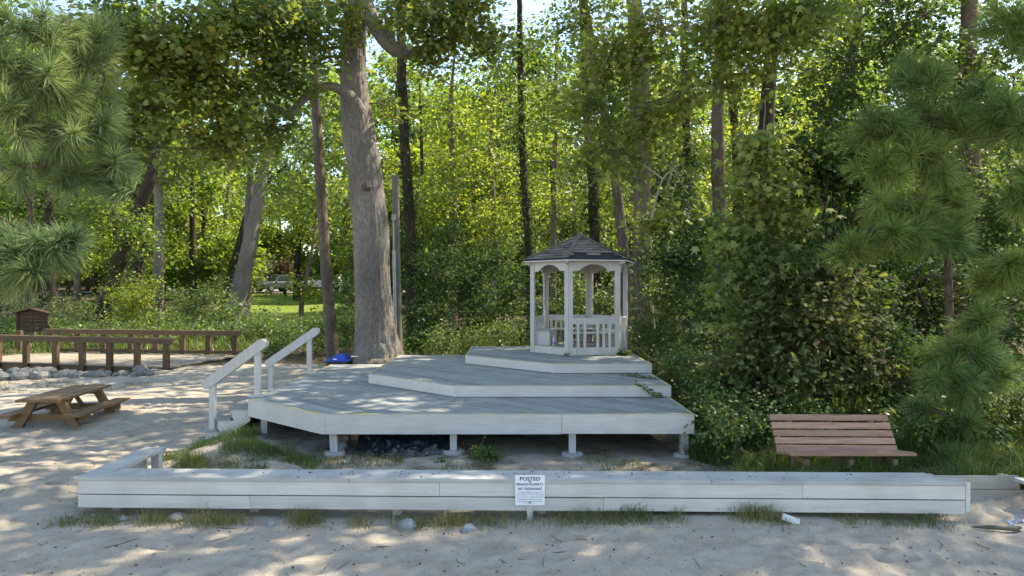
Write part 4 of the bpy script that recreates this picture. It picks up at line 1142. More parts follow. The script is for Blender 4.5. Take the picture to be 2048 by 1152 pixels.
def leaf_cloud(C, A, rng, nper, crad, size, tmpl, droop=.35, flat=.55, up=.75):
    """leaves round each spray centre C (grown from A)"""
    n = len(C); M_ = n * nper
    c = np.repeat(C, nper, 0); ax = np.repeat(unit(C - A + rng.normal(0, .25, C.shape)), nper, 0)
    cr = np.repeat(crad * rng.uniform(.6, 1.35, n), nper)[:, None]
    off = rng.normal(0, .5, (M_, 3)); off[:, 2] *= flat
    along = rng.uniform(-.9, .9, (M_, 1))
    pos = c + off * cr + ax * along * cr * .8
    pos[:, 2] -= droop * cr[:, 0] * (off[:, 0] ** 2 + off[:, 1] ** 2) * .6
    nrm = unit(np.array([0, -.42 * up, up]) + rng.normal(0, .5, (M_, 3)) + .25 * off)
    dr = ax * .5 + unit(off) * .8 + rng.normal(0, .35, (M_, 3)); dr[:, 2] -= droop
    sz = size * (.45 + .95 * rng.random(M_)) * np.repeat(rng.uniform(.8, 1.2, n), nper)
    d = dr - nrm * (dr * nrm).sum(1, keepdims=True); d = unit(d); s = np.cross(nrm, d)
    tv, tf = LEAF[tmpl]; k = len(tv)
    V = pos[:, None] + sz[:, None, None] * (tv[None, :, 0:1] * d[:, None] + tv[None, :, 1:2] * s[:, None] + tv[None, :, 2:3] * nrm[:, None])
    Fc = (tf[None] + (np.arange(M_) * k)[:, None, None]).reshape(-1, tf.shape[1])
    return V.reshape(-1, 3), Fc

def needles(C, A, rng, n=170, length=.24, width=.0055, shoot=.16, upb=.45):
    m = len(C); M_ = m * n
    ax0 = unit(unit(C - A) + np.array([0, 0, upb]) + rng.normal(0, .22, C.shape))
    ax = np.repeat(ax0, n, 0); tip = np.repeat(C, n, 0); u = rng.random((M_, 1))
    base = tip - ax * u * shoot
    th = np.radians(18 + 62 * u ** .8 + rng.normal(0, 9, (M_, 1)))
    pv = rng.normal(size=(M_, 3)); pv = unit(pv - ax * (pv * ax).sum(1, keepdims=True))
    d = ax * np.cos(th) + pv * np.sin(th); d[:, 2] -= .10; d = unit(d)
    L = (length * rng.uniform(.7, 1.12, (M_, 1)))
    L = L * np.repeat(rng.uniform(.85, 1.15, (m, 1)), n, 0)
    s = unit(np.cross(d, rng.normal(size=(M_, 3)))) * width / 2
    mid = base + d * L * .55 + np.array([0, 0, .008]); tp_ = base + d * L; tp_[:, 2] -= L[:, 0] * .10
    V = np.stack([base - s, base + s, mid + s * .9, tp_, mid - s * .9], 1).reshape(-1, 3)
    i = np.arange(M_) * 5
    F4 = np.concatenate([np.stack([i, i + 1, i + 2], -1), np.stack([i, i + 2, i + 4], -1), np.stack([i + 4, i + 2, i + 3], -1)])
    return V, F4

def ground_z(x, y): return zg(x, y) if (-250 < x < 250 and -150 < y < 400) else 0.0

def branchwork(T, rng, nodes, blobs, C, A, r0=.05, twigs=.35, tw=.008):
    """limbs growing from the trunk (and from one another) to each blob, twigs out to its sprays"""
    nodes = [np.asarray(q_) for q_ in nodes]
    order = sorted(range(len(blobs)), key=lambda i: min(np.linalg.norm(q_ - blobs[i][0]) for q_ in nodes))
    for i in order:
        c = blobs[i][0]; N_ = np.array(nodes); d = np.linalg.norm(N_ - c, axis=1)
        s = N_[np.argmin(d * (1 + .6 * (N_[:, 2] > c[2] + .3)) + .25 * np.clip(N_[:, 2] - c[2], 0, None))]
        L = np.linalg.norm(c - s)
        mid = (s + c) / 2 + np.array([0, 0, .10 * L]) + rng.normal(0, .08 * L, 3)
        rr = min(r0, .012 + .012 * L)
        pts_ = spline([s, mid, c, c + (c - mid) * .25], 9)
        T.add(pts_, np.linspace(rr, rr * .3, 9), 6, .05, rng); nodes += [pts_[3], pts_[5], pts_[7]]
    k = rng.random(len(C)) < twigs
    for c, a in zip(C[k], A[k]):
        m_ = a + (c - a) * .5 + rng.normal(0, .12, 3)
        T.add(spline([a + (c - a) * .02, m_, c], 4), [tw * 2.0, tw * 1.4, tw, tw * .5], 3)

def tree(name, label, path, rad, blobs, leaf, bark='bark_grey', tmpl='oval', size=.12, nper=18, crad=.38, sides=14, wob=.05, seed=0, group=None,
         limbs=(), droop=.35, gap=-.35, wl=2.2, r0=.06, twigs=.3, cat='tree', flat=.55, ivy=None, twig='twig', sink=.25, up=.75, tw=.008, shell=.45, high=None, ridges=0.0):
    rng = np.random.default_rng(seed + 1000)
    path = np.array(path, float)
    n = max(10, int(np.linalg.norm(np.diff(path, axis=0), axis=1).sum() / .22)); n = min(n, 90)
    tr = spline(path, n); rr = np.maximum(.006, spline(np.array(rad, float)[:, None] * np.ones((1, 2)), n)[:, 0])
    tr[1:-1] += rng.normal(0, .008, (n - 2, 3))
    t = thing(name, label, cat, path[0], group)
    low = tr.copy(); low[0, 2] -= sink
    V_, F_ = tube(low, rr, sides, wob, rng, ridges); obj('trunk', V_, F_, M[bark], t, True)
    nodes = list(tr[tr[:, 2] > tr[0, 2] + .35 * min(8, np.ptp(tr[:, 2]))][::3])
    for lp, lr in limbs:
        lp = spline(lp, 22); nodes += list(lp[6::3]); V_, F_ = tube(lp, spline(np.array(lr, float)[:, None] * np.ones((1, 2)), 22)[:, 0], 10, .06, rng); obj('limb', V_, F_, M[bark], t, True)
    if blobs:
        C, A = sprays(blobs, rng, shell, gap, wl)
        T = Tubes(); branchwork(T, rng, nodes, blobs, C, A, r0, twigs, tw)
        V_, F_ = T.arrays(); tag(obj('branches', V_, F_, M[twig], t, True), kind='stuff')
        V_, F_ = leaf_cloud(C, A, rng, nper, crad, size, tmpl, droop, flat, up); obj('crown', V_, F_, M[leaf], t)
    if high:
        lift = 4.5        # unseen leaves added for shade, lifted sunwards so open sky still lights the clearing
        high = [(c + np.array([.69, .367, 1.0]) * lift, r, n) for c, r, n in high]
        C, A = sprays(high, rng, .6, -.45, 2.0)
        V_, F_ = leaf_cloud(C, A, rng, 12, .55, .24, 'round', .3, .5, .9); obj('shade_crown', V_, F_, M[leaf], t)
    if ivy:
        z0, z1, dens, sz = ivy
        k = (tr[:, 2] > z0) & (tr[:, 2] < z1); pts = tr[k]; rd = rr[k]
        m_ = int(dens * (z1 - z0)); ix = rng.integers(0, len(pts), m_); a = rng.uniform(0, 6.28, m_)
        out = np.stack([np.cos(a), np.sin(a), np.zeros(m_)], -1)
        C = pts[ix] + out * (rd[ix][:, None] + .03) + rng.normal(0, .05, (m_, 3))
        V_, F_ = leaf_cloud(C, pts[ix], rng, 9, .12, sz, 'oval', .6, .9, .25); obj('ivy', V_, F_, M['leaf_ivy'], t)
    return t

def shrub(name, label, base, blobs, leaf='leaf_shrub', tmpl='oval', size=.07, nper=18, crad=.22, seed=0, group=None, stems=5, cat='shrub', bark='twig', droop=.3, gap=-.5, twigs=.25, flat=.7, up=.7, wl=1.4, stem_r=.018):
    rng = np.random.default_rng(seed + 5000)
    base = np.array(base, float); base[2] = ground_z(base[0], base[1])
    t = thing(name, label, cat, base, group)
    C, A = sprays(blobs, rng, .5, gap, wl)
    T = Tubes()
    for i in range(stems):
        c = blobs[i % len(blobs)][0]; s = base + np.append(rng.normal(0, .08, 2), -.05)
        e = c + rng.normal(0, .25, 3) * blobs[i % len(blobs)][1]
        T.add(spline([s, s * .45 + e * .55 + np.append(rng.normal(0, .1, 2), .1), e], 7), np.linspace(stem_r, stem_r * .35, 7), 5, .05, rng)
    k = rng.random(len(C)) < twigs
    for c, a in zip(C[k], A[k]): T.add(spline([a, (a + c) / 2 + rng.normal(0, .06, 3), c], 4), [.008, .006, .004, .002], 3)
    V_, F_ = T.arrays(); tag(obj('stems', V_, F_, M[bark], t, True), kind='stuff')
    V_, F_ = leaf_cloud(C, A, rng, nper, crad, size, tmpl, droop, flat, up); obj('foliage', V_, F_, M[leaf], t)
    return t

def pine(name, label, path, rad, blobs, leaf='needle', seed=0, n=170, length=.24, r0=.03, group=None, upb=.45, dead=0, width=.0085, gap=-.6):
    rng = np.random.default_rng(seed + 9000)
    path = np.array(path, float); tr = spline(path, 40); rr = spline(np.array(rad, float)[:, None] * np.ones((1, 2)), 40)[:, 0]
    t = thing(name, label, 'tree', path[0], group)
    V_, F_ = tube(tr, rr, 10, .05, rng); obj('trunk', V_, F_, M['bark_pine'], t, True)
    C, A = sprays(blobs, rng, .38, gap, 1.3)
    T = Tubes(); branchwork(T, rng, list(tr[8::2]), blobs, C, A, r0, 1.0, .006)
    for _ in range(dead):
        i = rng.integers(6, 24); a = rng.uniform(0, 6.28); L = rng.uniform(.4, 1.1); e = tr[i] + L * np.array([math.cos(a), math.sin(a), rng.uniform(-.3, .2)])
        T.add(spline([tr[i], (tr[i] + e) / 2 + np.array([0, 0, .06]), e], 6), np.linspace(.012, .003, 6), 4)
    V_, F_ = T.arrays(); tag(obj('branches', V_, F_, M['bark_pine'], t, True), kind='stuff')
    V_, F_ = needles(C, A, rng, n, length, width, .17, upb); obj('needles', V_, F_, M[leaf], t)
    return t

def px_path(D, pts):
    """trunk line given by photograph pixels at distance D; the first point is dropped to the ground"""
    out = [P(px, py, D) for px, py in pts]
    out[0][2] = ground_z(out[0][0], D)
    return out

# ================================================================ the big tree beside the deck
DB = 17.45
big = px_path(DB, [(757, 742), (756, 700), (751, 650), (745, 560), (741, 450), (727, 330), (713, 235), (706, 130), (712, 20), (728, -160), (736, -380), (740, -640), (742, -900)])
limbs = [
    ([P(716, -40, DB), P(728, 5, DB - .1), P(752, 55, DB - .3), P(786, 98, DB - .5), P(835, 104, DB - .7), P(880, 92, DB - .9), P(908, 74, DB - 1.1), P(913, 30, DB - 1.3), P(930, -30, DB - 1.5)], [.26, .21, .18, .17, .15, .13, .12, .09, .05]),
    ([P(716, 225, DB - .2), P(700, 195, DB - .45), P(678, 178, DB - .7), P(652, 172, DB - .9), P(625, 184, DB - 1.1), P(598, 206, DB - 1.3), P(578, 232, DB - 1.4), P(560, 218, DB - 1.6), P(528, 205, DB - 1.9)], [.24, .17, .12, .11, .105, .10, .085, .06, .03]),
    ([P(790, 95, DB - .5), P(778, 60, DB - .5), P(768, 22, DB - .5)], [.09, .07, .03]),
    ([P(720, -60, DB), P(640, -150, DB - 1.5), P(500, -190, DB - 3), P(330, -150, DB - 5)], [.2, .16, .11, .05]),
    ([P(722, -120, DB), P(800, -260, DB - 2), P(900, -300, DB - 4.5)], [.2, .13, .05]),
]
blobs = [E(590, 60, 15.6, 95, 80, 1.2, 80), E(470, 40, 14.4, 110, 75, 1.2, 95), E(360, 90, 13.6, 110, 90, 1.2, 95), E(250, 60, 13.2, 90, 80, 1.1, 70), E(420, 180, 14.0, 110, 75, 1.0, 80),
         E(300, 220, 13.4, 80, 65, 1.0, 48), E(560, 150, 15.2, 70, 55, .9, 40), E(520, 250, 15.5, 60, 45, .9, 26), E(230, 290, 13.8, 60, 45, .9, 22), E(440, 290, 14.6, 60, 45, .9, 24),
         E(690, 85, 16.9, 38, 65, .35, 14), E(860, 45, 15.9, 75, 45, .8, 36), E(935, 15, 15.6, 65, 50, .8, 36), E(880, 100, 15.9, 60, 28, .5, 20), E(800, -10, 16.6, 60, 45, .7, 30), E(975, 70, 15.8, 45, 45, .6, 22), E(760, 30, 16.9, 40, 35, .5, 12),
         E(780, 215, 17.3, 30, 30, .4, 5), E(700, 20, 16.4, 60, 40, .6, 16)]
high = [W(-.5, 9.8, 8.2, 1.8, 1.3, .7, 20), W(-1.5, 12.8, 9.6, 2.6, 2.2, 1.0, 60), W(1.6, 12.0, 9.4, 2.2, 2.0, .9, 50), W(-4.6, 13.4, 9.8, 2.4, 2.2, 1.0, 55), W(-2, 17, 12.5, 3.5, 3, 1.6, 90), W(-6.5, 15, 11.5, 3, 3, 1.5, 70), W(2.0, 16.5, 12.2, 3, 3, 1.4, 80), W(-3, 20, 16, 3.5, 3.5, 2.0, 80), W(-.5, 9.8, 8.2, 1.8, 1.3, .7, 34), W(-3.2, 10.4, 8.4, 1.6, 1.3, .7, 26)]
bigtree = tree('oak_tree', 'huge pale-barked tree with a flared base behind the left of the deck', big, [.88, .62, .50, .45, .43, .42, .38, .33, .30, .27, .24, .17, .08], blobs, 'leaf_oak', 'bark_big', 'round', .112, 30, .40, 96, .045, 1, ridges=.022, limbs=limbs, r0=.05, twigs=.35, gap=-.75, high=high)
kp = P(733, 372, DB - .44); rock('knot', kp, .13, None, None, M['bark_grey'], 55, .9, None, bigtree)
# ---------------------------------------------------------------- trunks close by
tree('oak_tree', 'slim straight grey trunk just left of the big tree', px_path(19.5, [(668, 715), (660, 640), (652, 540), (643, 400), (634, 250), (628, 100), (622, -60), (620, -400)]), [.20, .165, .15, .145, .14, .13, .12, .05],
     [E(600, -40, 19, 120, 70, 1.5, 70), E(500, 330, 20.5, 60, 40, 1, 26), E(570, 380, 21, 60, 45, 1, 32), E(640, 300, 20.4, 55, 60, .8, 34), E(560, 280, 20.2, 60, 40, .8, 26), E(640, 410, 20.8, 40, 40, .7, 18), W(-6, 20, 13, 3, 2.5, 2, 90)], 'leaf_mid', 'bark_grey', 'oval', .13, 18, .42, 12, .06, 2)
tree('oak_tree', 'dark ivy-hung trunk right of the big tree behind the utility pole', px_path(25, [(826, 690), (822, 560), (818, 420), (808, 250), (802, 100), (800, -60), (800, -300)]), [.24, .21, .19, .18, .17, .16, .06],
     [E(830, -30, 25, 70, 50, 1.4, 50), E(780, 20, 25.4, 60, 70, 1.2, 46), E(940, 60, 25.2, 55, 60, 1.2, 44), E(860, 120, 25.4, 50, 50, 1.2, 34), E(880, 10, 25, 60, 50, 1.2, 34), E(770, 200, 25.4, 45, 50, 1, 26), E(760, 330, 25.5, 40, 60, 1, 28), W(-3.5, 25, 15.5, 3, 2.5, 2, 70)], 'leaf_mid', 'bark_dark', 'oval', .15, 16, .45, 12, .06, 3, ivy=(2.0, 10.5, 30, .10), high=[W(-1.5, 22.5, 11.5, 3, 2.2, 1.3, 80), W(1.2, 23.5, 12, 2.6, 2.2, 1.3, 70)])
# ---------------------------------------------------------------- left: trees beyond the bridge
tree('oak_tree', 'thick leaning pale trunk of a twin-stemmed tree at the lawn edge', px_path(38, [(466, 640), (478, 590), (497, 500), (512, 420), (528, 330), (538, 290), (545, 200), (548, 60), (550, -200)]), [.62, .48, .42, .36, .32, .30, .26, .2, .08],
     [E(520, 240, 37, 90, 60, 2, 70), E(430, 300, 37, 70, 50, 2, 50), E(600, 250, 38, 60, 60, 2, 50), E(560, 110, 38, 110, 70, 2.5, 70), E(440, 180, 38, 90, 70, 2, 60), W(-13.5, 38, 19, 4, 3.5, 2.5, 80)], 'leaf_mid', 'bark_big', 'oval', .19, 16, .6, 16, .06, 4,
     limbs=[(px_path(38.4, [(488, 640), (492, 590), (494, 520), (497, 440), (500, 370), (505, 300)]), [.34, .28, .26, .24, .2, .12])], r0=.09)
tree('oak_tree', 'straight sunlit grey trunk standing alone behind the footbridge', px_path(35, [(317, 640), (317, 590), (318, 500), (318, 420), (316, 350), (312, 200), (310, 0)]), [.30, .25, .23, .22, .21, .17, .08],
     [E(320, 320, 34, 90, 45, 1.6, 60), E(250, 330, 34.5, 60, 50, 1.6, 40), E(380, 310, 34.5, 70, 55, 1.6, 50), E(300, 230, 35, 110, 60, 2, 60), W(-18, 35, 14, 4, 3, 3, 80)], 'leaf_mid', 'bark_big', 'oval', .18, 16, .55, 14, .05, 5, ivy=(.6, 2.6, 18, .10))
tree('oak_tree', 'dark trunk leaning right behind the footbridge', px_path(31, [(196, 665), (213, 610), (238, 530), (262, 460), (285, 400), (305, 330), (320, 200), (330, 20)]), [.40, .33, .30, .28, .26, .22, .16, .05],
     [E(240, 440, 30, 70, 30, 1.3, 36), E(300, 460, 30, 50, 40, 1.2, 30), E(180, 420, 30.5, 70, 50, 1.4, 46), E(330, 250, 31, 90, 60, 1.6, 50), E(190, 300, 31, 80, 70, 1.6, 50)], 'leaf_mid', 'bark_dark', 'oval', .17, 16, .5, 12, .06, 6, ivy=(.6, 5, 26, .10))
for i, (pts, D_, r_, lab, lf, bl) in enumerate((
    ([(153, 625), (155, 560), (152, 480), (150, 380), (148, 200)], 40, .19, 'thin pale trunk at far left between the pine boughs and the bridge', 'leaf_mid', [E(140, 420, 40, 80, 60, 2, 46), E(90, 330, 40, 70, 80, 2, 50), E(170, 250, 40, 80, 80, 2, 50)]),
    ([(410, 560), (410, 500), (408, 420), (404, 340), (400, 200)], 48, .26, 'dark straight trunk between the lone trunk and the twin tree', 'leaf_bright', [E(410, 380, 47, 60, 55, 2, 50), E(370, 440, 48, 50, 40, 2, 36), E(440, 460, 48, 40, 40, 2, 30), E(400, 250, 48, 80, 70, 2, 50)]),
    ([(452, 592), (462, 550), (478, 490), (498, 420), (530, 370), (575, 330)], 43, .27, 'dark trunk leaning right behind the twin-stemmed tree', 'leaf_mid', [E(570, 340, 43, 60, 50, 2, 46), E(610, 300, 43, 60, 60, 2, 46), E(520, 400, 44, 50, 40, 1.5, 30)]),
    ([(603, 634), (604, 600), (612, 560), (622, 510), (630, 460), (634, 400)], 39, .14, 'small forked tree standing on the sunny lawn', 'leaf_bright', [E(610, 440, 39, 55, 40, 1.6, 42), E(640, 380, 39, 50, 50, 1.6, 40), E(575, 410, 39.5, 50, 40, 1.6, 38), E(590, 560, 38.6, 22, 16, .5, 12), E(622, 585, 38.6, 24, 16, .5, 12)]),
    ([(594, 584), (594, 540), (597, 490), (602, 440), (606, 380)], 58, .28, 'dark trunk at the street edge right of the grey SUV', 'leaf_bright', [E(590, 430, 58, 50, 40, 2.5, 50), E(560, 380, 58, 60, 50, 2.5, 50), E(630, 400, 58, 50, 50, 2.5, 44)]),
    ([(435, 570), (440, 510), (450, 450), (455, 380), (460, 300)], 52, .2, 'slender grey trunk close behind the dark straight trunk', 'leaf_mid', [E(455, 400, 52, 50, 50, 2, 40), E(430, 330, 52, 60, 50, 2, 40)]),
    ([(100, 600), (100, 500), (98, 400), (95, 280)], 36, .3, 'broad dark trunk at far left behind the pine boughs', 'leaf_dark', [E(100, 420, 36, 60, 60, 2, 50), E(50, 340, 36, 60, 70, 2, 50), E(30, 470, 36, 60, 60, 2, 40)]),
    ([(275, 600), (278, 520), (284, 440), (292, 350), (300, 250)], 42, .34, 'shaded trunk partly hidden by the leaning dark trunk', 'leaf_dark', [E(270, 380, 42, 60, 60, 2, 50), E(330, 360, 42, 50, 60, 2, 44), E(290, 490, 42, 40, 40, 1.5, 24)]))):
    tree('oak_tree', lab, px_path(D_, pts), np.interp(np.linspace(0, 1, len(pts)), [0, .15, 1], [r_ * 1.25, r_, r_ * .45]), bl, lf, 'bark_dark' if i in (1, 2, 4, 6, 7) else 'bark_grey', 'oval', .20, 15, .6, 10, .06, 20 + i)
# ---------------------------------------------------------------- centre and right: woodland behind the gazebo
tree('maple_tree', 'tall grey trunk with a dark scarred base right behind the gazebo', px_path(18.9, [(1288, 700), (1288, 640), (1286, 560), (1285, 480), (1284, 380), (1282, 250), (1280, 140), (1272, 40), (1264, -60), (1250, -300), (1245, -600)]), [.34, .29, .265, .255, .245, .24, .24, .22, .2, .15, .06],
     [E(1230, 90, 15.4, 80, 75, 1, 90), E(1330, 60, 15.0, 90, 85, 1, 110), E(1440, 40, 14.6, 95, 75, 1, 115), E(1540, 70, 14.2, 95, 80, 1, 110), E(1610, 30, 14.0, 85, 65, 1, 80), E(1190, 200, 15.8, 75, 65, .9, 66), E(1290, 220, 15.5, 80, 80, .9, 70), E(1380, 200, 15.2, 65, 80, .9, 66), E(1240, 310, 16.0, 85, 60, .8, 60), E(1345, 340, 15.8, 65, 75, .8, 56), E(1150, 280, 16.2, 55, 45, .8, 20), E(1300, 440, 16.4, 40, 35, .5, 12), E(1480, 150, 14.6, 70, 60, .9, 36)], 'leaf_gum', 'bark_rot', 'star', .15, 13, .42, 16, .05, 40, droop=.9, gap=-.3, r0=.05, twigs=.5, twig='twig_pale', up=.55,
     high=[W(4.5, 14, 10.0, 2.6, 2.2, 1.2, 110), W(7.8, 15.5, 11.0, 2.8, 2.6, 1.4, 120), W(4, 18.5, 13.0, 3.2, 2.8, 1.6, 120), W(7.5, 19.5, 13.5, 3, 3, 1.6, 110), W(7.2, 12.4, 11.6, 2.0, 1.3, .9, 100), W(4.4, 11.0, 9.6, 1.6, 1.2, .7, 44), W(3, 9.2, 9.5, 2.2, 1.2, .7, 55), W(6.3, 9.2, 9.8, 1.8, 1.2, .7, 60), W(10, 17, 13, 3, 3, 1.5, 110)])
trunks = (
    ([(1062, 610), (1060, 520), (1052, 420), (1046, 320), (1042, 200), (1040, 60), (1038, -140)], 27, .16, 'thin dark ivy-covered trunk above the left slope of the gazebo roof', 'leaf_mid', 'bark_dark', (1.5, 9.5, 34, .10), [E(1050, 200, 27, 70, 60, 1.5, 46), E(1000, 130, 27, 70, 60, 1.5, 42), E(1090, 90, 27, 70, 70, 1.5, 46), E(1030, 280, 27.4, 50, 40, 1.2, 22)]),
    ([(1190, 600), (1192, 520), (1188, 430), (1184, 340), (1176, 240), (1168, 100), (1164, -120)], 25, .21, 'ivy-covered dark trunk directly above the gazebo roof peak', 'leaf_mid', 'bark_dark', (1.5, 7.5, 44, .10), [E(1160, 230, 25, 70, 60, 1.4, 46), E(1110, 180, 25, 60, 60, 1.4, 36), E(1190, 120, 25, 70, 70, 1.4, 42), E(1140, 330, 25.4, 45, 35, 1, 18)]),
    ([(1107, 600), (1107, 500), (1108, 420), (1110, 330), (1112, 200), (1114, 60)], 33, .14, 'slender brown trunk between the two ivy-covered trunks', 'leaf_bright', 'bark_grey', None, [E(1110, 280, 33, 70, 60, 1.8, 46), E(1080, 360, 33, 50, 45, 1.5, 30), E(1140, 400, 33, 50, 40, 1.5, 28)]),
    ([(1252, 590), (1248, 520), (1240, 430), (1228, 340), (1214, 250), (1195, 150), (1175, 40), (1160, -60)], 22, .185, 'slanting grey trunk leaning left beside the gazebo roof', 'leaf_mid', 'bark_grey', None, [E(1180, 20, 22, 80, 50, 1.2, 46), E(1120, 60, 22, 70, 60, 1.2, 42), E(1220, -30, 22, 80, 50, 1.2, 40)]),
    ([(1330, 560), (1328, 480), (1320, 420), (1318, 340)], 24, .19, 'short stout reddish trunk right of the scarred trunk', 'leaf_dark', 'bark_dark', None, [E(1340, 360, 24, 60, 50, 1.2, 40), E(1370, 420, 24, 50, 45, 1.2, 36), E(1350, 500, 23, 45, 40, 1, 30)]),
    ([(1442, 560), (1442, 480), (1440, 420), (1436, 330), (1436, 230), (1438, 130), (1440, 20), (1445, -120)], 21, .235, 'straight brown trunk behind the star-leaved sapling', 'leaf_gum', 'bark_grey', None, [E(1450, 10, 20.5, 90, 60, 1.2, 50), E(1400, 90, 20.5, 60, 60, 1.2, 34), E(1480, 90, 20.8, 50, 60, 1.2, 34)]),
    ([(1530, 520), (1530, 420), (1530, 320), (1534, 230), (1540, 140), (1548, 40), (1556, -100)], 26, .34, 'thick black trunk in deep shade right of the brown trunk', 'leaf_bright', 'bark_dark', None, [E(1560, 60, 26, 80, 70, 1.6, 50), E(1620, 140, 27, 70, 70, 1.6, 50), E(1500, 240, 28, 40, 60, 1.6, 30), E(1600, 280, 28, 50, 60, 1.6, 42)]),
    ([(1375, 520), (1376, 400), (1374, 300), (1372, 200), (1370, 60), (1368, -120)], 28, .2, 'dark slim trunk between scarred trunk and brown trunk', 'leaf_mid', 'bark_dark', (2, 8, 24, .1), [E(1370, 200, 28, 60, 60, 1.6, 40), E(1400, 300, 28, 50, 60, 1.6, 40), E(1380, 100, 28, 60, 60, 1.6, 40)]),
    ([(1476, 520), (1476, 420), (1474, 330), (1470, 250), (1462, 180), (1450, 90), (1445, -80)], 30, .22, 'crooked dark stem with a low fork seen past the brown trunk', 'leaf_bright', 'bark_dark', None, [E(1480, 180, 30, 50, 60, 1.6, 34), E(1500, 330, 31, 45, 70, 1.6, 40), E(1460, 400, 31, 35, 50, 1.6, 26)]),
    ([(1660, 520), (1650, 420), (1630, 330), (1660, 240), (1690, 160), (1710, 90), (1718, 20), (1728, -60)], 19, .15, 'crooked red-brown trunk at upper right above the pine', 'leaf_dark', 'bark_pine', None, [E(1700, 120, 18, 90, 70, 1.2, 60), E(1790, 80, 18, 90, 80, 1.2, 64), E(1640, 210, 18, 70, 60, 1.2, 46), E(1730, 220, 17, 80, 60, 1.2, 54), E(1850, 30, 18, 90, 60, 1.2, 56), E(1770, 0, 18, 90, 50, 1.2, 44)]),
    ([(1945, 560), (1940, 400), (1936, 250), (1936, 120), (1940, 0), (1945, -150)], 17, .26, 'thick brown trunk behind the far right pine boughs', 'leaf_dark', 'bark_pine', None, [E(1900, 150, 16.5, 90, 80, 1.2, 64), E(1990, 100, 16.5, 80, 90, 1.2, 64), E(1990, 280, 16, 80, 80, 1.2, 56), E(1900, 320, 16.5, 80, 80, 1.2, 54), E(2010, 450, 15.5, 70, 70, 1, 44), W(10.5, 12.0, 12.5, 2.4, 1.8, 1.2, 130), W(13.5, 12.5, 14, 2.6, 2.2, 1.4, 140), W(12.0, 10.4, 12.4, 2.2, 1.6, 1.1, 130), W(15, 11.5, 14, 2.4, 2.2, 1.2, 120), W(9.0, 14.2, 12.4, 2.4, 1.8, 1.2, 110), W(9.3, 9.5, 12.0, 2.2, 1.3, .9, 85), W(12.5, 9.0, 13.0, 2.2, 1.3, .9, 80), W(13, 16, 14, 3, 2.4, 1.6, 120)]),  # W blobs: unseen foliage added so its shade falls on the foreground
)
for i, (pts, D_, r_, lab, lf, bk, iv, bl) in enumerate(trunks):
    tree('oak_tree' if i % 2 else 'maple_tree', lab, px_path(D_, pts), np.interp(np.linspace(0, 1, len(pts)), [0, .15, 1], [r_ * 1.2, r_, r_ * .6]), bl, lf, bk, 'oval', .145 if D_ < 24 else .17, 17, .46, 12, .06, 60 + i, ivy=iv, r0=.05)
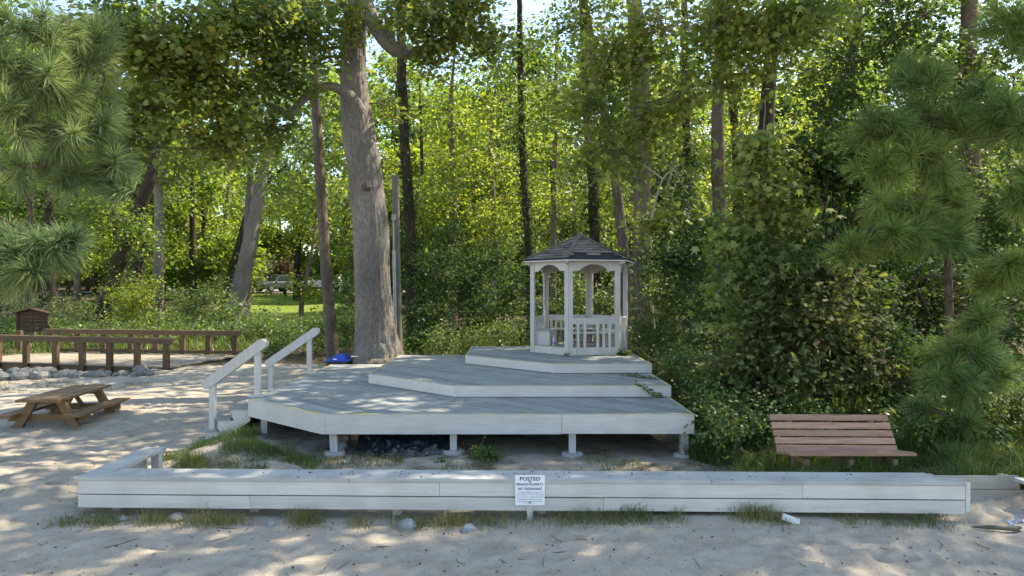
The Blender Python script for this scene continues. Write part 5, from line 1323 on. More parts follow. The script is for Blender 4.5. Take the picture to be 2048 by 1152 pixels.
# glowing trees in the sun behind (each its own)
for i, (px, D_, r_, lab, bl) in enumerate((
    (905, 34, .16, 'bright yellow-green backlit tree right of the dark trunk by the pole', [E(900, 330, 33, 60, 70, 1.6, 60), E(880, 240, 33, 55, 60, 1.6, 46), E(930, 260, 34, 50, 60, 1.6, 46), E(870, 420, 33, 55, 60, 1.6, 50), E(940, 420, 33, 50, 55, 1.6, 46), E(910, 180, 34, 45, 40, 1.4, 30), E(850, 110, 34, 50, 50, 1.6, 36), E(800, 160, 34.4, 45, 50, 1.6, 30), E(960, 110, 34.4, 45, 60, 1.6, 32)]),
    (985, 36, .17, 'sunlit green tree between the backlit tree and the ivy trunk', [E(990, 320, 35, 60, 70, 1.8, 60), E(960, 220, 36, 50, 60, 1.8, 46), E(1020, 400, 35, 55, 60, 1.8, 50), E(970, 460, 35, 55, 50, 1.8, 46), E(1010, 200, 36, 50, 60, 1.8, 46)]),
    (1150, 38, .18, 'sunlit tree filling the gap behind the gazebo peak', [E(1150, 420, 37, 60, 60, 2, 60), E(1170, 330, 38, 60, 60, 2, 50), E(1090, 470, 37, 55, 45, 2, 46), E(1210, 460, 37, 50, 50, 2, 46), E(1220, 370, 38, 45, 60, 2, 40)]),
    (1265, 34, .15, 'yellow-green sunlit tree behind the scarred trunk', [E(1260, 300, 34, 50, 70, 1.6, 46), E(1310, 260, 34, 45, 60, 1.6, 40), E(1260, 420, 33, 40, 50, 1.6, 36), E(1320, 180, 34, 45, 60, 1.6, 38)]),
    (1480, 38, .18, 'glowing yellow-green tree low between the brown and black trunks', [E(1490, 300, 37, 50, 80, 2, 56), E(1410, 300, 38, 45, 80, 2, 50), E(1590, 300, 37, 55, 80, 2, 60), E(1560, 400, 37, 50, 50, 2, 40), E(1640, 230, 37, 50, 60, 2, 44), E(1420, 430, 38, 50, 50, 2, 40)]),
    (835, 44, .18, 'pale green tree low behind the utility pole', [E(840, 420, 43, 50, 70, 2, 56), E(860, 520, 43, 55, 50, 2, 46), E(800, 480, 44, 45, 60, 2, 42), E(780, 380, 44, 40, 50, 2, 30)]),
    (700, 46, .18, 'green tree filling the gap left of the big trunk', [E(690, 480, 45, 50, 50, 2, 46), E(660, 420, 45, 50, 50, 2, 44), E(700, 380, 45, 40, 50, 2, 36), E(690, 560, 44, 45, 35, 2, 36)]),
    (60, 44, .2, 'sunlit tree at far left showing between pine boughs', [E(60, 250, 44, 90, 80, 2.4, 70), E(20, 400, 44, 70, 80, 2.4, 60), E(130, 500, 43, 70, 50, 2, 46), E(150, 150, 44, 90, 80, 2.4, 60), E(60, 540, 43, 70, 40, 2, 40)]))):
    base = P(px, 0, D_); base[2] = ground_z(base[0], D_)
    top = max(b[0][2] for b in bl)
    path = [base, base + np.array([.1, 0, top * .4]), base + np.array([-.1, 0, top * .75]), base + np.array([.15, 0, top])]
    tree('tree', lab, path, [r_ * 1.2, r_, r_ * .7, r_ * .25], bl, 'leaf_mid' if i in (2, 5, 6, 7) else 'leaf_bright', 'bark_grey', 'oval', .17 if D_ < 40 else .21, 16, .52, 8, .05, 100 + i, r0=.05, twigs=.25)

# ================================================================ far woodland, one mass beyond the street
rng = np.random.default_rng(77)
C, A = [], []
for i in range(440):
    D_ = rng.uniform(86, 130); px = rng.uniform(-250, 2300)
    top = 150 + 60 * math.sin(px * .006) + rng.uniform(-110, 40)
    if 740 < px < 1010: top = 150 + rng.uniform(-60, 60)
    if px < 600: top -= 120
    if px > 1100: top -= 100
    py = rng.uniform(top, 575); r_ = rng.uniform(2.6, 4.6)
    c = P(px, py, D_); n_ = 34
    d = unit(rng.normal(size=(n_, 3))) * rng.random((n_, 1)) ** .4 * np.array([r_ * 1.3, r_, r_]); C.append(c + d); A.append(np.repeat(c[None], n_, 0))
for i in range(150):
    c = P(-250 + 2550 * (i + rng.random()) / 150, rng.uniform(500, 588), rng.uniform(98, 128)); n_ = 26
    d = unit(rng.normal(size=(n_, 3))) * rng.random((n_, 1)) ** .4 * np.array([5, 3, 3]); C.append(c + d); A.append(np.repeat(c[None], n_, 0))
C, A = np.concatenate(C), np.concatenate(A)
V_, F_ = leaf_cloud(C, A, rng, 12, 1.3, .85, 'oval', .3, .7, .6)
tag(obj('far_woodland', V_, F_, M['leaf_mid']), 'mass of distant green trees closing the view behind the wood', 'woodland', kind='stuff')

# ================================================================ background trees, copies of three
def proto(k):
    rg = np.random.default_rng(900 + k); H = (15.0, 13.0, 17.0)[k]
    bl = []
    for j in range(20):
        z = H * rg.uniform(.16, .97); rr = (2.0 + 1.6 * math.sin(math.pi * min(1, z / H))) ; a = rg.uniform(0, 6.28); q_ = rr * math.sqrt(rg.random())
        bl.append(W(q_ * math.cos(a), q_ * math.sin(a), z, 1.5, 1.5, 1.1, 26))
    C, A = sprays(bl, rg, .5, -.5, 2.5)
    path = np.array([(0, 0, -.4), (.1, 0, H * .3), (-.15, .1, H * .6), (.1, -.1, H * .95)]); tr = spline(path, 18)
    V1, F1 = tube(tr, np.linspace(.26, .05, 18), 9, .06, rg); T = Tubes(); branchwork(T, rg, list(tr[4:]), bl, C, A, .06, .15, .012); V2, F2 = T.arrays()
    V3, F3 = leaf_cloud(C, A, rg, 22, .58, .26, 'oval', .35, .6, .7)
    return make_mesh('trunk', V1, F1, True), make_mesh('branches', V2, F2, True), make_mesh('crown', V3, F3)
PM = [proto(k) for k in range(3)]
for k, (a1, b1, c1) in enumerate(PM):
    a1.materials.append(M['bark_dark']); b1.materials.append(M['twig']); c1.materials.append(M[('leaf_mid', 'leaf_bright', 'leaf_dark')[k]])
rg = np.random.default_rng(950)
def bgtree(px, D_, k, sc):
    c = P(px, 0, D_); c[2] = ground_z(c[0], D_)
    lab, gr = (('background woodland tree far behind the footbridge', 'background trees behind the footbridge') if px < 600 else ('background woodland tree far behind the deck and gazebo', 'background trees behind the gazebo') if px < 1400 else ('background woodland tree far behind the right-hand pines', 'background trees behind the pines'))
    t = thing('background_tree', lab, 'tree', c, gr); t.rotation_euler = (0, 0, rg.uniform(0, 6.28)); t.scale = (sc, sc, sc)
    for me, nm in zip(PM[k], ('trunk', 'branches', 'crown')):
        o = bpy.data.objects.new(nm, me); COL.objects.link(o); o.parent = t
        if nm == 'branches': o['kind'] = 'stuff'
for i in range(46):
    px = -60 + 2220 * (i + rg.uniform(-.3, .3)) / 45; D_ = (47, 58, 70)[i % 3] + rg.uniform(-4, 4)
    if 470 < px < 690: continue
    sc = rg.uniform(.85, 1.15)
    if 740 < px < 1020: sc = rg.uniform(1.0, 1.2) * (D_ / 58) ** .4
    bgtree(px, D_, i % 3, sc)
for i in range(24):
    px = -100 + 2300 * (i + rg.uniform(-.3, .3)) / 23
    if 470 < px < 690: continue
    bgtree(px, rg.uniform(64, 84), i % 3, rg.uniform(1.25, 1.5))
for px, D_, sc in ((520, 88, .95), (600, 90, 1.0), (660, 86, .9), (560, 96, 1.1), (690, 60, .8), (480, 68, .9)):
    bgtree(px, D_, int(px) % 3, sc)

# ================================================================ shrubs and undergrowth
SH = [
 # (name,label,px,D,blobs,leaf,template,size)
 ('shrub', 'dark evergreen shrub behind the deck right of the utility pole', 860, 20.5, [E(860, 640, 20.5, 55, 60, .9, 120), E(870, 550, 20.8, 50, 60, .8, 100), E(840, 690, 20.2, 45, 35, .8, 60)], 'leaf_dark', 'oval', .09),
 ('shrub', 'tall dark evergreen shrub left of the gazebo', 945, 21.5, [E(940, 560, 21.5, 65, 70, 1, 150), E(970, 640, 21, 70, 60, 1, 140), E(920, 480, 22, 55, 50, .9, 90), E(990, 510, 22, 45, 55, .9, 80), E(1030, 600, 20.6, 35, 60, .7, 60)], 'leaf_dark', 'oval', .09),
 ('shrub', 'olive green shrub seen through the gazebo openings', 1120, 19.3, [E(1110, 620, 19.3, 55, 50, .8, 64), E(1160, 600, 19.5, 50, 55, .8, 60), E(1210, 620, 19.3, 50, 50, .8, 56), E(1130, 540, 19.8, 45, 35, .8, 34)], 'leaf_shrub', 'oval', .085),
 ('shrub', 'low leafy shrub at the back edge of the middle deck tier', 905, 18.4, [E(890, 680, 18.3, 45, 28, .6, 40), E(960, 675, 18.3, 40, 30, .6, 40), E(1010, 665, 18.4, 45, 38, .7, 46)], 'leaf_shrub', 'lance', .10),
 ('shrub', 'bushy green shrub touching the right side of the gazebo', 1300, 16.6, [E(1300, 660, 16.6, 40, 50, .7, 60), E(1330, 600, 17, 45, 45, .7, 54), E(1345, 680, 16.2, 40, 45, .7, 56)], 'leaf_shrub', 'oval', .08),
 ('shrub', 'deep green maple sapling right of the gazebo roof', 1370, 16.5, [E(1360, 520, 16.5, 55, 50, .8, 56), E(1410, 470, 16.8, 55, 60, .8, 60), E(1390, 590, 16.2, 50, 45, .8, 48), E(1330, 440, 17, 40, 40, .7, 28)], 'leaf_dark', 'star', .12),
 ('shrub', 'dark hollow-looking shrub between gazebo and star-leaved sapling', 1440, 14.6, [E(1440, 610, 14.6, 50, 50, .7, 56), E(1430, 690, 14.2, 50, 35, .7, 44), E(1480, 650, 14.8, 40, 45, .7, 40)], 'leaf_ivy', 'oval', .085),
 ('shrub', 'bright green low shrub beside the right edge of the decks', 1415, 12.4, [E(1400, 755, 12.3, 40, 35, .5, 46), E(1440, 740, 12.2, 40, 35, .5, 46), E(1370, 720, 13, 40, 30, .5, 40)], 'leaf_shrub', 'oval', .075),
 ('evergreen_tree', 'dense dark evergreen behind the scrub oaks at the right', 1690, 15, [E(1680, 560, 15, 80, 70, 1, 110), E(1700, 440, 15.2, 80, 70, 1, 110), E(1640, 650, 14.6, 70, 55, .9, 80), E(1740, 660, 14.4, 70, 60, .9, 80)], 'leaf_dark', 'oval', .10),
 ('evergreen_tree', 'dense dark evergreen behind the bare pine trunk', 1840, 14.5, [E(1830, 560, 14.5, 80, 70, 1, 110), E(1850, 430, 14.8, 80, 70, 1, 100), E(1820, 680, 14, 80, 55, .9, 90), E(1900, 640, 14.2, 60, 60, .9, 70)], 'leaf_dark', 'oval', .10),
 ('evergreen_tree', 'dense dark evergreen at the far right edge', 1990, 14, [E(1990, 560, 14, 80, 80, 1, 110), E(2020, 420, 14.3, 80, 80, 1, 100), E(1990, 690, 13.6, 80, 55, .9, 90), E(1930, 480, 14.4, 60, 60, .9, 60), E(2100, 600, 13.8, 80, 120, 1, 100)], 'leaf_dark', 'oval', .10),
 ('scrub_oak', 'brownish scrub oak behind the left end of the bench', 1520, 10.6, [E(1510, 730, 10.6, 60, 50, .6, 56), E(1560, 660, 10.8, 60, 50, .6, 56), E(1470, 770, 10.3, 45, 35, .5, 36), E(1540, 600, 11, 45, 40, .5, 34)], 'leaf_scrub', 'lobed', .115),
 ('scrub_oak', 'pale-stemmed scrub oak directly behind the bench', 1655, 10.2, [E(1640, 640, 10.4, 60, 50, .6, 52), E(1690, 720, 10.1, 60, 45, .5, 46), E(1610, 760, 9.9, 50, 40, .5, 36), E(1650, 560, 10.8, 50, 45, .5, 36)], 'leaf_scrub', 'lobed', .115),
 ('scrub_oak', 'tall dark scrub oak with pale leaf tips left of the right-hand pine', 1650, 11.6, [E(1640, 330, 11.8, 55, 60, .6, 54), E(1660, 420, 11.6, 55, 55, .6, 56), E(1690, 260, 12, 50, 50, .6, 42), E(1620, 490, 11.5, 50, 50, .6, 46), E(1720, 340, 12, 50, 60, .6, 50)], 'leaf_dark', 'lobed', .13),
 ('shrub', 'dense dark green shrub right of the bench', 1800, 10.4, [E(1800, 760, 10.2, 70, 55, .7, 70), E(1760, 680, 10.6, 60, 50, .7, 56), E(1860, 720, 10.4, 60, 55, .7, 56), E(1740, 590, 11, 60, 50, .7, 50)], 'leaf_dark', 'oval', .075),
 ('shrub', 'low leafy bush at the right edge above the tan wall', 1960, 9.4, [E(1950, 840, 9.3, 70, 45, .6, 66), E(2030, 800, 9.4, 60, 60, .6, 56), E(1880, 860, 9.1, 55, 35, .5, 40)], 'leaf_dark', 'oval', .065),
 ('shrub', 'dark bush in the shade behind the right-hand pine trunk', 1960, 12, [E(1950, 600, 12, 80, 70, .8, 70), E(2040, 560, 12, 60, 90, .8, 60), E(1850, 560, 12.3, 60, 60, .8, 50), E(1960, 710, 11.6, 80, 50, .8, 56)], 'leaf_ivy', 'oval', .09),
 ('shrub', 'leafy weeds crowding the left end of the bench', 1460, 9.3, [E(1455, 850, 9.3, 50, 32, .5, 46), E(1510, 840, 9.5, 40, 36, .5, 40), E(1430, 800, 10, 40, 35, .5, 36)], 'leaf_shrub', 'oval', .06),
 # left side, beyond the bridge
 ('shrub', 'sunlit yellow-green bush behind the middle of the far bridge rail', 265, 29, [E(265, 610, 29, 45, 40, .9, 56), E(300, 590, 29.3, 35, 35, .9, 36), E(240, 570, 29.5, 35, 30, .9, 30)], 'leaf_bright', 'oval', .12),
 ('shrub', 'feathery young pine right of the leaning dark trunk', 255, 33, [E(255, 560, 33, 32, 45, .9, 46), E(262, 510, 33.3, 20, 30, .7, 22)], 'leaf_pale', 'lance', .15),
 ('shrub', 'round green bush left of the twin-stemmed tree', 385, 30, [E(385, 620, 30, 34, 34, .8, 44), E(360, 595, 30.5, 28, 24, .7, 26), E(400, 585, 30.5, 24, 26, .7, 22)], 'leaf_shrub', 'oval', .11),
 ('shrub', 'sunny bush at the foot of the twin-stemmed tree', 440, 34, [E(430, 585, 34, 32, 36, .9, 40), E(450, 620, 33.5, 30, 28, .8, 34)], 'leaf_shrub', 'oval', .12),
 ('shrub', 'leafy bush at the lawn edge above the end of the far bridge rail', 520, 27.5, [E(520, 650, 27.5, 36, 26, .8, 40), E(560, 660, 27, 34, 22, .7, 34), E(490, 665, 27, 30, 20, .7, 26)], 'leaf_shrub', 'lance', .12),
 ('shrub', 'dark bush left of the slim grey trunk', 610, 24, [E(600, 685, 24, 40, 28, .8, 44), E(640, 670, 24.2, 30, 36, .8, 40), E(560, 700, 23.6, 34, 18, .7, 26)], 'leaf_dark', 'oval', .095),
 ('shrub', 'dark bush between the slim grey trunk and the big trunk', 700, 21.5, [E(692, 650, 21.5, 28, 50, .7, 50), E(700, 580, 22, 28, 45, .7, 36)], 'leaf_dark', 'oval', .09),
 ('shrub', 'pale gold grassy bush behind the notice board', 120, 31, [E(120, 610, 31, 50, 26, .9, 46), E(40, 605, 31, 55, 28, .9, 50), E(170, 630, 30.5, 36, 20, .8, 26)], 'leaf_pale', 'lance', .13),
 ('shrub', 'bright low bush behind the near bridge rail', 150, 27, [E(150, 665, 27, 60, 18, .8, 40), E(230, 670, 27, 50, 16, .8, 32), E(330, 672, 27, 60, 16, .8, 34)], 'leaf_shrub', 'oval', .10),
 ('shrub', 'shady thicket of thin stems left of the dark straight trunk', 370, 46, [E(370, 520, 46, 40, 46, 1.4, 40), E(345, 560, 45, 36, 28, 1.2, 30), E(420, 545, 45, 30, 26, 1.2, 22)], 'leaf_ivy', 'oval', .17),
 ('shrub', 'pale green roadside bush left of the grey SUV', 500, 64, [E(505, 548, 64, 28, 26, 1.6, 44), E(520, 525, 64.5, 26, 22, 1.6, 30), E(490, 575, 63, 24, 14, 1.4, 22)], 'leaf_pale', 'oval', .24),
 ('shrub', 'reddish ornamental tree behind the grey SUV', 575, 84, [E(575, 535, 84, 26, 18, 2, 40), E(550, 525, 84, 20, 14, 2, 20)], 'leaf_red', 'oval', .3),
 ('shrub', 'pale leafy bush hiding the white car', 645, 62, [E(650, 592, 62, 24, 14, 1.4, 30), E(625, 585, 62, 18, 12, 1.2, 18)], 'leaf_bright', 'oval', .22),
 ('shrub', 'leafy vine clump hanging at the foot of the scarred trunk', 1298, 18.2, [E(1302, 560, 18.2, 22, 45, .35, 24), E(1298, 500, 18.3, 14, 40, .3, 12)], 'leaf_shrub', 'oval', .085),
]
for i, (nm, lab, px, D_, bl, lf, tm, sz) in enumerate(SH):
    b0 = P(px, 0, D_)
    far = D_ > 25
    shrub(nm, lab, b0, bl, lf, tm, sz, 20 if not far else 17, max(.20, sz * 2.6), 200 + i, stems=6 if nm != 'scrub_oak' else 12, gap=-.5 if nm != 'scrub_oak' else -.05, twigs=.25 if nm != 'scrub_oak' else .6, bark='twig' if nm == 'shrub' else 'bark_dark', stem_r=.024 if nm == 'scrub_oak' else .02, cat='shrub')

# ---------------------------------------------------------------- star-leaved sapling on the right
sgp = px_path(11.7, [(1510, 760), (1508, 660), (1512, 540), (1518, 420), (1524, 300), (1530, 200)])
tree('sweetgum_sapling', 'sapling with large star-shaped pale green leaves left of the pine', sgp, [.05, .042, .036, .03, .022, .008],
     [E(1500, 620, 11.4, 55, 60, .5, 49), E(1540, 540, 11.4, 70, 60, .55, 69), E(1490, 480, 11.5, 60, 60, .55, 63), E(1560, 430, 11.5, 65, 60, .55, 66), E(1510, 370, 11.6, 55, 60, .5, 52), E(1570, 350, 11.7, 50, 50, .5, 40), E(1520, 290, 11.8, 40, 45, .45, 29), E(1580, 620, 11.3, 45, 50, .45, 34), E(1460, 560, 11.5, 35, 40, .4, 20)], 'leaf_sapling', 'twig', 'star', .150, 14, .26, 8, .04, 300, droop=.8, gap=-.6, r0=.02, twigs=.8, twig='twig_pale', up=.6, wl=1.2, tw=.005)

# ================================================================ pines
pine('pine_tree', 'young long-needled pine with a bare lower trunk at the right', px_path(9.6, [(1897, 700), (1898, 620), (1895, 520), (1891, 420), (1884, 330), (1862, 230), (1848, 150)]), [.062, .052, .048, .042, .036, .026, .01],
     [E(1840, 160, 9.5, 55, 45, .4, 16), E(1860, 230, 9.4, 75, 50, .5, 22), E(1780, 260, 9.3, 60, 40, .4, 14), E(1850, 320, 9.2, 85, 45, .5, 24), E(1760, 330, 9.2, 50, 35, .4, 10), E(1900, 400, 9.4, 60, 40, .4, 12), E(1800, 420, 9.1, 70, 40, .4, 16), E(1740, 470, 9.1, 80, 30, .4, 18), E(1840, 480, 9.0, 75, 35, .4, 18), E(1700, 500, 9.2, 45, 25, .3, 8), E(1900, 470, 9.2, 45, 35, .3, 8), E(1920, 270, 9.4, 50, 40, .4, 12)], 'needle', 1, 145, .30, .028, dead=12)
pine('pine_tree', 'pine whose boughs enter the frame at the upper right edge', px_path(9.0, [(2180, 760), (2175, 500), (2170, 250), (2165, 0), (2160, -250), (2150, -500)]), [.10, .09, .08, .07, .05, .02],
     [E(2030, 40, 8.8, 50, 50, .4, 12), E(2000, 215, 8.9, 60, 40, .4, 14), E(2040, 260, 8.7, 40, 50, .4, 12), E(1960, 190, 9.2, 40, 30, .3, 6), E(2030, 390, 8.8, 40, 40, .4, 10), E(2010, 530, 8.7, 55, 35, .4, 12), E(1960, 560, 9, 45, 25, .3, 6), E(2090, 100, 8.8, 70, 70, .5, 16), E(2110, 330, 8.8, 60, 80, .5, 16),
      W(7.5, 9.5, 8.0, 1.6, 1.3, 1.2, 40), W(6.4, 8.9, 7.2, 1.2, 1.0, .6, 26), W(8.6, 10, 9.5, 1.4, 1.3, 1.0, 34), W(5.6, 9.4, 7.6, .9, .8, .6, 18)], 'needle', 2, 135, .30, .03, dead=8)
pine('pine_tree', 'small bushy pine low at the right behind the bench end', px_path(9.0, [(1955, 870), (1953, 800), (1948, 720), (1940, 640), (1930, 590)]), [.03, .026, .022, .016, .006],
     [E(1920, 700, 8.8, 60, 35, .35, 16), E(1880, 740, 8.7, 50, 30, .3, 10), E(1970, 730, 8.9, 60, 35, .35, 14), E(1930, 780, 8.7, 50, 30, .3, 9), E(2020, 690, 9, 40, 30, .3, 7), E(1960, 640, 9, 50, 25, .3, 7), E(1850, 820, 8.8, 40, 25, .3, 5), E(1930, 850, 8.7, 40, 20, .3, 5)], 'needle', 3, 130, .26, .018, dead=4)
pine('pine_tree', 'large pine at the upper left whose boughs hang into the frame', px_path(8.6, [(-190, 760), (-180, 500), (-170, 250), (-165, 0), (-160, -300), (-150, -600)]), [.20, .18, .17, .15, .12, .05],
     [E(70, 60, 8.2, 70, 50, .5, 12), E(130, 40, 8.4, 55, 45, .4, 10), E(30, 130, 8.0, 55, 45, .4, 10), E(100, 170, 8.2, 70, 40, .45, 14), E(40, 230, 8.0, 60, 45, .4, 12), E(170, 120, 8.6, 55, 40, .4, 9), E(200, 80, 8.8, 40, 35, .3, 5), E(120, 260, 8.3, 60, 40, .4, 10), E(190, 250, 8.6, 60, 35, .4, 9), E(230, 330, 8.8, 60, 40, .4, 9), E(270, 380, 9.0, 35, 25, .3, 4), E(150, 350, 8.6, 55, 35, .4, 7), E(40, 330, 8.2, 45, 35, .4, 4), E(200, 190, 8.8, 50, 40, .4, 8),
      E(-60, 100, 8.4, 60, 90, .5, 16), W(-6.2, 8.4, 7.4, 1.2, 1.0, .7, 24), W(-4.8, 8.8, 7.8, .9, .8, .5, 12)], 'needle_blue', 4, 140, .31, .035, dead=3)
pine('pine_tree', 'low pine bough cluster at the left edge above the footbridge', px_path(7.6, [(-150, 860), (-140, 740), (-110, 630), (-70, 560), (-20, 515)]), [.05, .045, .04, .03, .015],
     [E(20, 520, 7.5, 55, 42, .35, 13), E(90, 500, 7.6, 55, 28, .35, 10), E(135, 488, 7.7, 40, 24, .3, 6), E(40, 460, 7.6, 45, 25, .3, 6), E(25, 560, 7.4, 45, 22, .3, 8), E(-40, 535, 7.5, 50, 50, .35, 10), E(80, 545, 7.5, 40, 22, .3, 6)], 'needle_blue', 5, 150, .29, .02, upb=.3)
# bare hooked limb at the left edge
T = Tubes(); hb = thing('fallen_bough', 'bare hooked grey dead bough hanging at the left edge below the pine', 'branch', P(-10, 330, 9.0))
T.add(spline([P(-40, 300, 9.2), P(0, 335, 9.1), P(40, 360, 9.0), P(58, 410, 9.0), P(62, 460, 9.0), P(45, 500, 8.9)], 20), np.linspace(.045, .012, 20), 8, .06)
T.add(spline([P(40, 360, 9.0), P(68, 362, 9.0)], 6), np.linspace(.018, .006, 6), 6); T.add(spline([P(55, 400, 9.0), P(72, 380, 8.9), P(66, 362, 8.9)], 8), np.linspace(.014, .004, 8), 5)
T.add(spline([P(70, 380, 9.0), P(120, 410, 9.1), P(150, 430, 9.2), P(180, 442, 9.2)], 10), np.linspace(.009, .004, 10), 5)
V_, F_ = T.arrays(); obj('wood', V_, F_, M['bark_grey'], hb, True)

# ================================================================ grass, ground cover, litter
def blades(name, label, cat, pts, h, mat, rng, width=.006, lean=.35, clump=0):
    n = len(pts); a = rng.uniform(0, 6.28, n); s = np.stack([np.cos(a), np.sin(a), np.zeros(n)], -1) * width / 2
    hh = h * rng.uniform(.35, 1.25, n) * np.clip(1 + .45 * sines(pts[:, 0], pts[:, 1], 91, .55), .35, 2); b = rng.uniform(0, 6.28, n); ln = hh * rng.uniform(.1, 1, n) * lean * 2
    o = np.stack([np.cos(b), np.sin(b), np.zeros(n)], -1)
    mid = pts + o * ln[:, None] * .35 + np.stack([0 * hh, 0 * hh, hh * .62], -1); tip = pts + o * ln[:, None] + np.stack([0 * hh, 0 * hh, hh * (1 - .25 * lean)], -1)
    V = np.stack([pts - s, pts + s, mid + s * .8, tip, mid - s * .8], 1).reshape(-1, 3); i = np.arange(n) * 5
    Fc = np.concatenate([np.stack([i, i + 1, i + 2], -1), np.stack([i, i + 2, i + 4], -1), np.stack([i + 4, i + 2, i + 3], -1)])
    o_ = obj(name, V, Fc, M[mat]); return tag(o_, label, cat, kind='stuff')
def scatter(rng, n, x0, x1, y0, y1, mask=None, sink=.01):
    x = rng.uniform(x0, x1, n); y = rng.uniform(y0, y1, n)
    if mask is not None: k = mask(x, y, rng); x, y = x[k], y[k]
    return np.stack([x, y, np.array([zg(a, b) for a, b in zip(x, y)]) - sink], -1)
rng = np.random.default_rng(500)
# tufts at the foot of the wall
spots = [(215, 1030, .55, 1.2), (140, 1020, .35, .9), (310, 1030, .45, .8), (400, 1022, .7, 1.2), (455, 1025, .5, .9), (612, 1024, .40, 1.3), (835, 1024, .55, 1.0), (965, 1022, .6, 1.0), (900, 1020, .4, .7), (1145, 1024, .5, .9), (1225, 1024, .55, 1.1), (1280, 1026, .5, 1.1), (1340, 1028, .3, .5), (1500, 1025, .45, .9), (1545, 1026, .4, .9), (1790, 1036, .75, 1.2), (1690, 1034, .4, .5), (1850, 1040, .5, .5), (720, 1022, .3, .4), (1060, 1022, .5, .3)]
pts = []
for px, py, w_, dens in spots:
    c = P(px, py, 6.78); n_ = int(420 * dens)
    x = c[0] + rng.normal(0, w_ * .24, n_); y = 6.86 + .004 * (px - 1024) / 100 * -1 + rng.normal(-.03, .095, n_) - .10 * rng.random(n_)
    pts.append(np.stack([x, y, np.array([zg(a, b) for a, b in zip(x, y)]) - .01], -1))
blades('grass', 'tufts of short beach grass along the foot of the low wall', 'grass', np.concatenate(pts), .125, 'grass_dry', rng, .0045, .55)
nz = lambda x, y, s, wl: sines(x, y, s, wl)
m1 = lambda x, y, r: (nz(x, y, 31, 1.3) + .5 * nz(x, y, 32, .5) > .15) & ~((x > -2.9) & (y > 9.9) & (x < 2.6))
blades('grass', 'sparse grass and weeds on the sandy strip before the deck', 'grass', scatter(rng, 17000, -4.6, 3.0, 8.2, 10.2, m1), .10, 'grass_dry', rng, .005, .5)
m1b = lambda x, y, r: (nz(x, y, 36, 1.0) > -.1) & (y < 11.2 - .9 * (x + 4.3))
blades('grass', 'green grass beside the stairs and the left corner of the deck', 'grass', scatter(rng, 16000, -4.9, -2.6, 8.7, 11.3, m1b), .13, 'grass', rng, .006, .5)
m2 = lambda x, y, r: (x > 2.7 + .25 * np.sin(y * 3)) & (nz(x, y, 33, 1.6) > -1.3)
blades('grass', 'lush tall grass around the bench behind the low wall', 'grass', scatter(rng, 52000, 2.5, 8.5, 7.45, 10.2, m2), .26, 'grass', rng, .009, .6)
m3 = lambda x, y, r: (x > 2.75)
blades('grass', 'long grass on the bank right of the decks', 'grass', scatter(rng, 22000, 2.7, 6.5, 9.8, 16, m3), .36, 'grass', rng, .012, .6)
m4 = lambda x, y, r: nz(x, y, 34, 2.5) > -.4
blades('grass', 'tall weeds behind the deck and around the tree bases', 'grass', scatter(rng, 16000, -5.2, 3.0, 16.7, 20, m4), .40, 'grass', rng, .014, .5)
m5 = lambda x, y, r: (y > 24.4 + .12 * (x + 10)) & (nz(x, y, 35, 3.5) > -.6)
blades('grass', 'sunlit wild grass beyond the footbridge', 'grass', scatter(rng, 46000, -27, -4.5, 21.5, 37, m5), .42, 'grass', rng, .028, .5)
m6 = lambda x, y, r: (y < 18.3 + .14 * (x + 17)) & (nz(x, y, 38, 1.2) > -.2)
blades('grass', 'thin dry grass along the boulders', 'grass', scatter(rng, 6000, -17, -9.5, 16.6, 18.4, m6), .07, 'grass_dry', rng, .008, .6)
# ground-cover leaves
def cover(name, label, blobs, leaf, size, seed, nper=18, tm='oval', crad=.25):
    r = np.random.default_rng(seed); C, A = sprays(blobs, r, .7, -.6, 1.5)
    C[:, 2] = np.maximum(C[:, 2], [zg(x, y) + .03 for x, y in C[:, :2]])
    V_, F_ = leaf_cloud(C, A, r, nper, crad, size, tm, .3, .7, .8); return tag(obj(name, V_, F_, M[leaf]), label, 'ground cover', kind='stuff')
cover('ground_cover', 'low leafy ground cover on the bank right of the decks', [W(3.6, 11.5, .55, .8, 1.6, .35, 130), W(4.2, 9.6, .55, 1.3, .8, .3, 110), W(3.4, 14.5, .75, .7, 2, .4, 110), W(5.5, 9.2, .5, 1.4, .6, .3, 110), W(7.0, 9.2, .6, 1.4, .8, .4, 110)], 'leaf_shrub', .06, 601)
cover('ground_cover', 'shady undergrowth on the woodland floor behind the gazebo', [W(0, 19.5, .8, 4, 1.4, .5, 200), W(5, 18, .9, 3, 2, .6, 160), W(2, 24, 1.0, 8, 3, .9, 240), W(9, 20, 1.2, 4, 3, 1.0, 160)], 'leaf_dark', .10, 602, crad=.4)
cover('ground_cover', 'sunlit leafy undergrowth on the slope beyond the footbridge', [W(-12, 27.5, .6, 5, 1.6, .45, 190), W(-19, 28, .7, 5, 2, .5, 190), W(-14, 33, .9, 6, 2.4, .6, 190), W(-22, 36, 1.3, 6, 4, .8, 150), W(-6, 27, .8, 2.5, 3, .6, 120)], 'leaf_shrub', .13, 603, crad=.45)
cover('ground_cover', 'understory thicket filling the wood at mid distance', [W(0, 42, 3.0, 14, 4, 2.5, 420), W(14, 40, 3.5, 8, 4, 3.0, 300), W(-24, 52, 3.0, 6, 4, 2.0, 160), W(8, 30, 2.2, 5, 2, 1.6, 180)], 'leaf_dark', .20, 604, crad=.7)
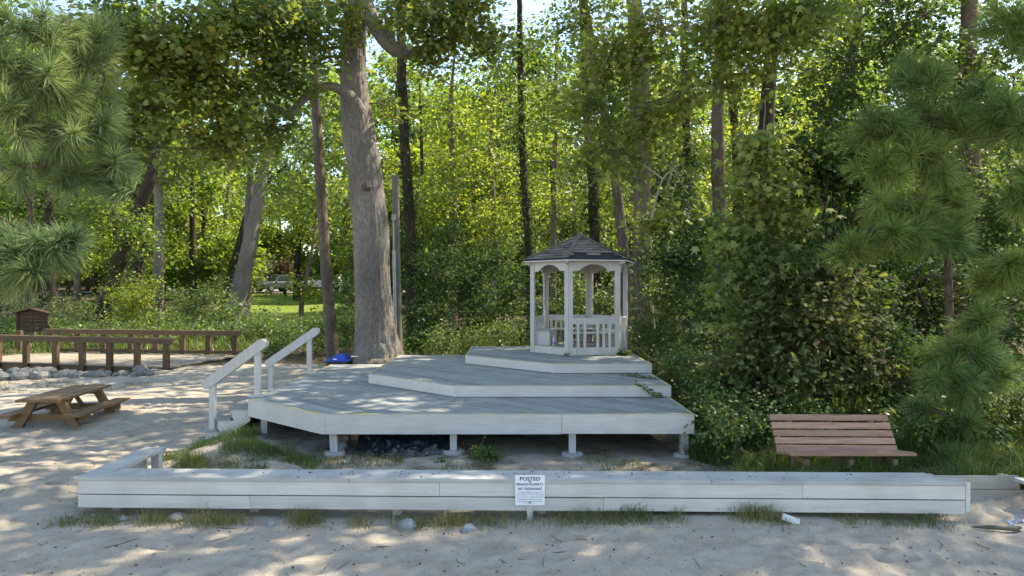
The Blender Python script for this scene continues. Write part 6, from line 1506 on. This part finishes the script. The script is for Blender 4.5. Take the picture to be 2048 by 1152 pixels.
# small plants
def clump(label, c, r, n, leaf, size, seed, tm='oval', name='plant'):
    c = np.array(c); c[2] = zg(c[0], c[1]) if c[2] < .2 else c[2]
    shrub_t = thing(name, label, 'plant', c); rg = np.random.default_rng(seed)
    C = c + rg.normal(0, .5, (n, 3)) * np.array([r, r * .7, r * .42]) + np.array([0, 0, r * .32]); C[:, 2] = np.maximum(C[:, 2], c[2] + .015)
    V_, F_ = leaf_cloud(C, np.repeat(c[None], n, 0), rg, 9, .05, size, tm, .4, .8, .8); obj('foliage', V_, F_, M[leaf], shrub_t)
    T = Tubes()
    for q_ in C[::4]: T.add([c, (c + q_) / 2 + np.array([0, 0, .01]), q_], [.004, .003, .002], 3)
    V_, F_ = T.arrays(); obj('stems', V_, F_, M['twig'], shrub_t)
cc = P(968, 908, 9.55); clump('round bright green leafy weed on the sand before the deck', cc, .21, 70, 'leaf_shrub', .05, 700)
cc = P(796, 915, 9.5); clump('tiny green weed in front of the plastic sheet', cc, .06, 10, 'leaf_shrub', .035, 701)
cc = P(1132, 705, 14.45); cc[2] = Z3 + .002; clump('single green weed growing at the foot of the gazebo railing', cc, .07, 9, 'leaf_shrub', .05, 702, 'lance')
cc = P(1250, 700, 14.6); cc[2] = Z3 + .002; clump('ivy spilling round the right gazebo post onto the top deck', cc, .16, 26, 'leaf_dark', .06, 703)
cc = P(883, 919, 9.4); clump('little weed beside the second deck footing', cc, .05, 7, 'leaf_shrub', .035, 704)
def vine(label, pts, seed):
    t = thing('vine', label, 'vine', pts[0]); rg = np.random.default_rng(seed)
    s = spline(pts, 22); V_, F_ = tube(s, .004, 4); obj('stem', V_, F_, M['twig'], t)
    V_, F_ = leaf_cloud(s + np.array([0, 0, .012]), np.roll(s, 1, 0), rg, 4, .05, .055, 'oval', .1, .3, 1.2); obj('foliage', V_, F_, M['leaf_shrub'], t)
a_ = P(1345, 764, 12); 
vine('green creeper lying across the middle deck tier near its right edge', [np.array([2.60, 12.05, Z2 + .012]), np.array([2.45, 12.1, Z2 + .012]), np.array([2.3, 12.2, Z2 + .012]), np.array([2.22, 12.45, Z2 + .012]), np.array([2.12, 12.55, Z2 + .012])], 710)
vine('green creeper hanging over the riser of the middle tier', [np.array([2.10, 11.32, Z2 + .01]), np.array([2.16, 11.245, Z2 - .03]), np.array([2.25, 11.235, Z2 - .10]), np.array([2.36, 11.235, Z1 + .03]), np.array([2.42, 11.20, Z1 + .012])], 711)
# leaf litter and twigs on sand and decks
rg = np.random.default_rng(800); n_ = 1500
x = rg.uniform(-8, 8, n_); y = 4.6 + rg.random(n_) * 2.3; k = n_ // 3; x[:k] = rg.uniform(-9, -4.6, k); y[:k] = rg.uniform(7, 16, k)
pos = np.stack([x, y, np.array([zg(a, b) + .004 for a, b in zip(x, y)])], -1)
dk = 130; dxy = np.stack([rg.uniform(-3.8, 2.5, dk), rg.uniform(10.2, 15, dk)], -1)
def deck_z(x, y):
    for poly, z in ((D3, Z3), (D2, Z2), (D1, Z1)):
        ok = all((b[0] - a[0]) * (y - a[1]) - (b[1] - a[1]) * (x - a[0]) > .03 for a, b in zip(poly, poly[1:] + poly[:1]))
        if ok: return z
    return None
extra = [(x_, y_, deck_z(x_, y_)) for x_, y_ in dxy]; extra = np.array([(a, b, c + .006) for a, b, c in extra if c])
wallp = np.stack([rg.uniform(-4, 4.2, 90), np.zeros(90), np.full(90, TOP + .004)], -1); wallp[:, 1] = 6.9 - .021 * wallp[:, 0] + rg.uniform(.0, .32, 90)
pos = np.concatenate([pos, extra, wallp]); M_ = len(pos)
V_, F_ = leaf_cloud(pos, pos + rg.normal(0, 1, pos.shape) * np.array([1, 1, .02]), rg, 1, .002, .024, 'oval', 0, .1, 3.0)
M['litter'] = mat_leaf('dry_leaf_litter', [(.03, .022, .016), (.06, .042, .028), (.10, .07, .04), (.045, .04, .035)], (.05, .035, .02), .1)
tag(obj('leaf_litter', V_, F_, M['litter']), 'small dark dry leaves scattered on the sand, decks and wall cap', 'leaf litter', kind='stuff')

# fallen twigs on the sand
T = Tubes(); rg = np.random.default_rng(820)
for i in range(110):
    x, y = (rg.uniform(-8, 8), rg.uniform(4.7, 6.7)) if i % 3 else (rg.uniform(-9, -4.8), rg.uniform(7.5, 15))
    a = rg.uniform(0, 6.28); L = rg.uniform(.03, .12); z = zg(x, y) + .008; d = np.array([math.cos(a), math.sin(a), 0]) * L; sd = np.array([-math.sin(a), math.cos(a), 0]) * L * rg.uniform(-.3, .3)
    c = np.array([x, y, z]); T.add(spline([c - d, c + sd, c + d], 5), [.003, .004, .004, .003, .002], 4)
V_, F_ = T.arrays(); tag(obj('fallen_twigs', V_, F_, M['twig']), 'small dry twigs scattered over the sand', 'twigs', kind='stuff')
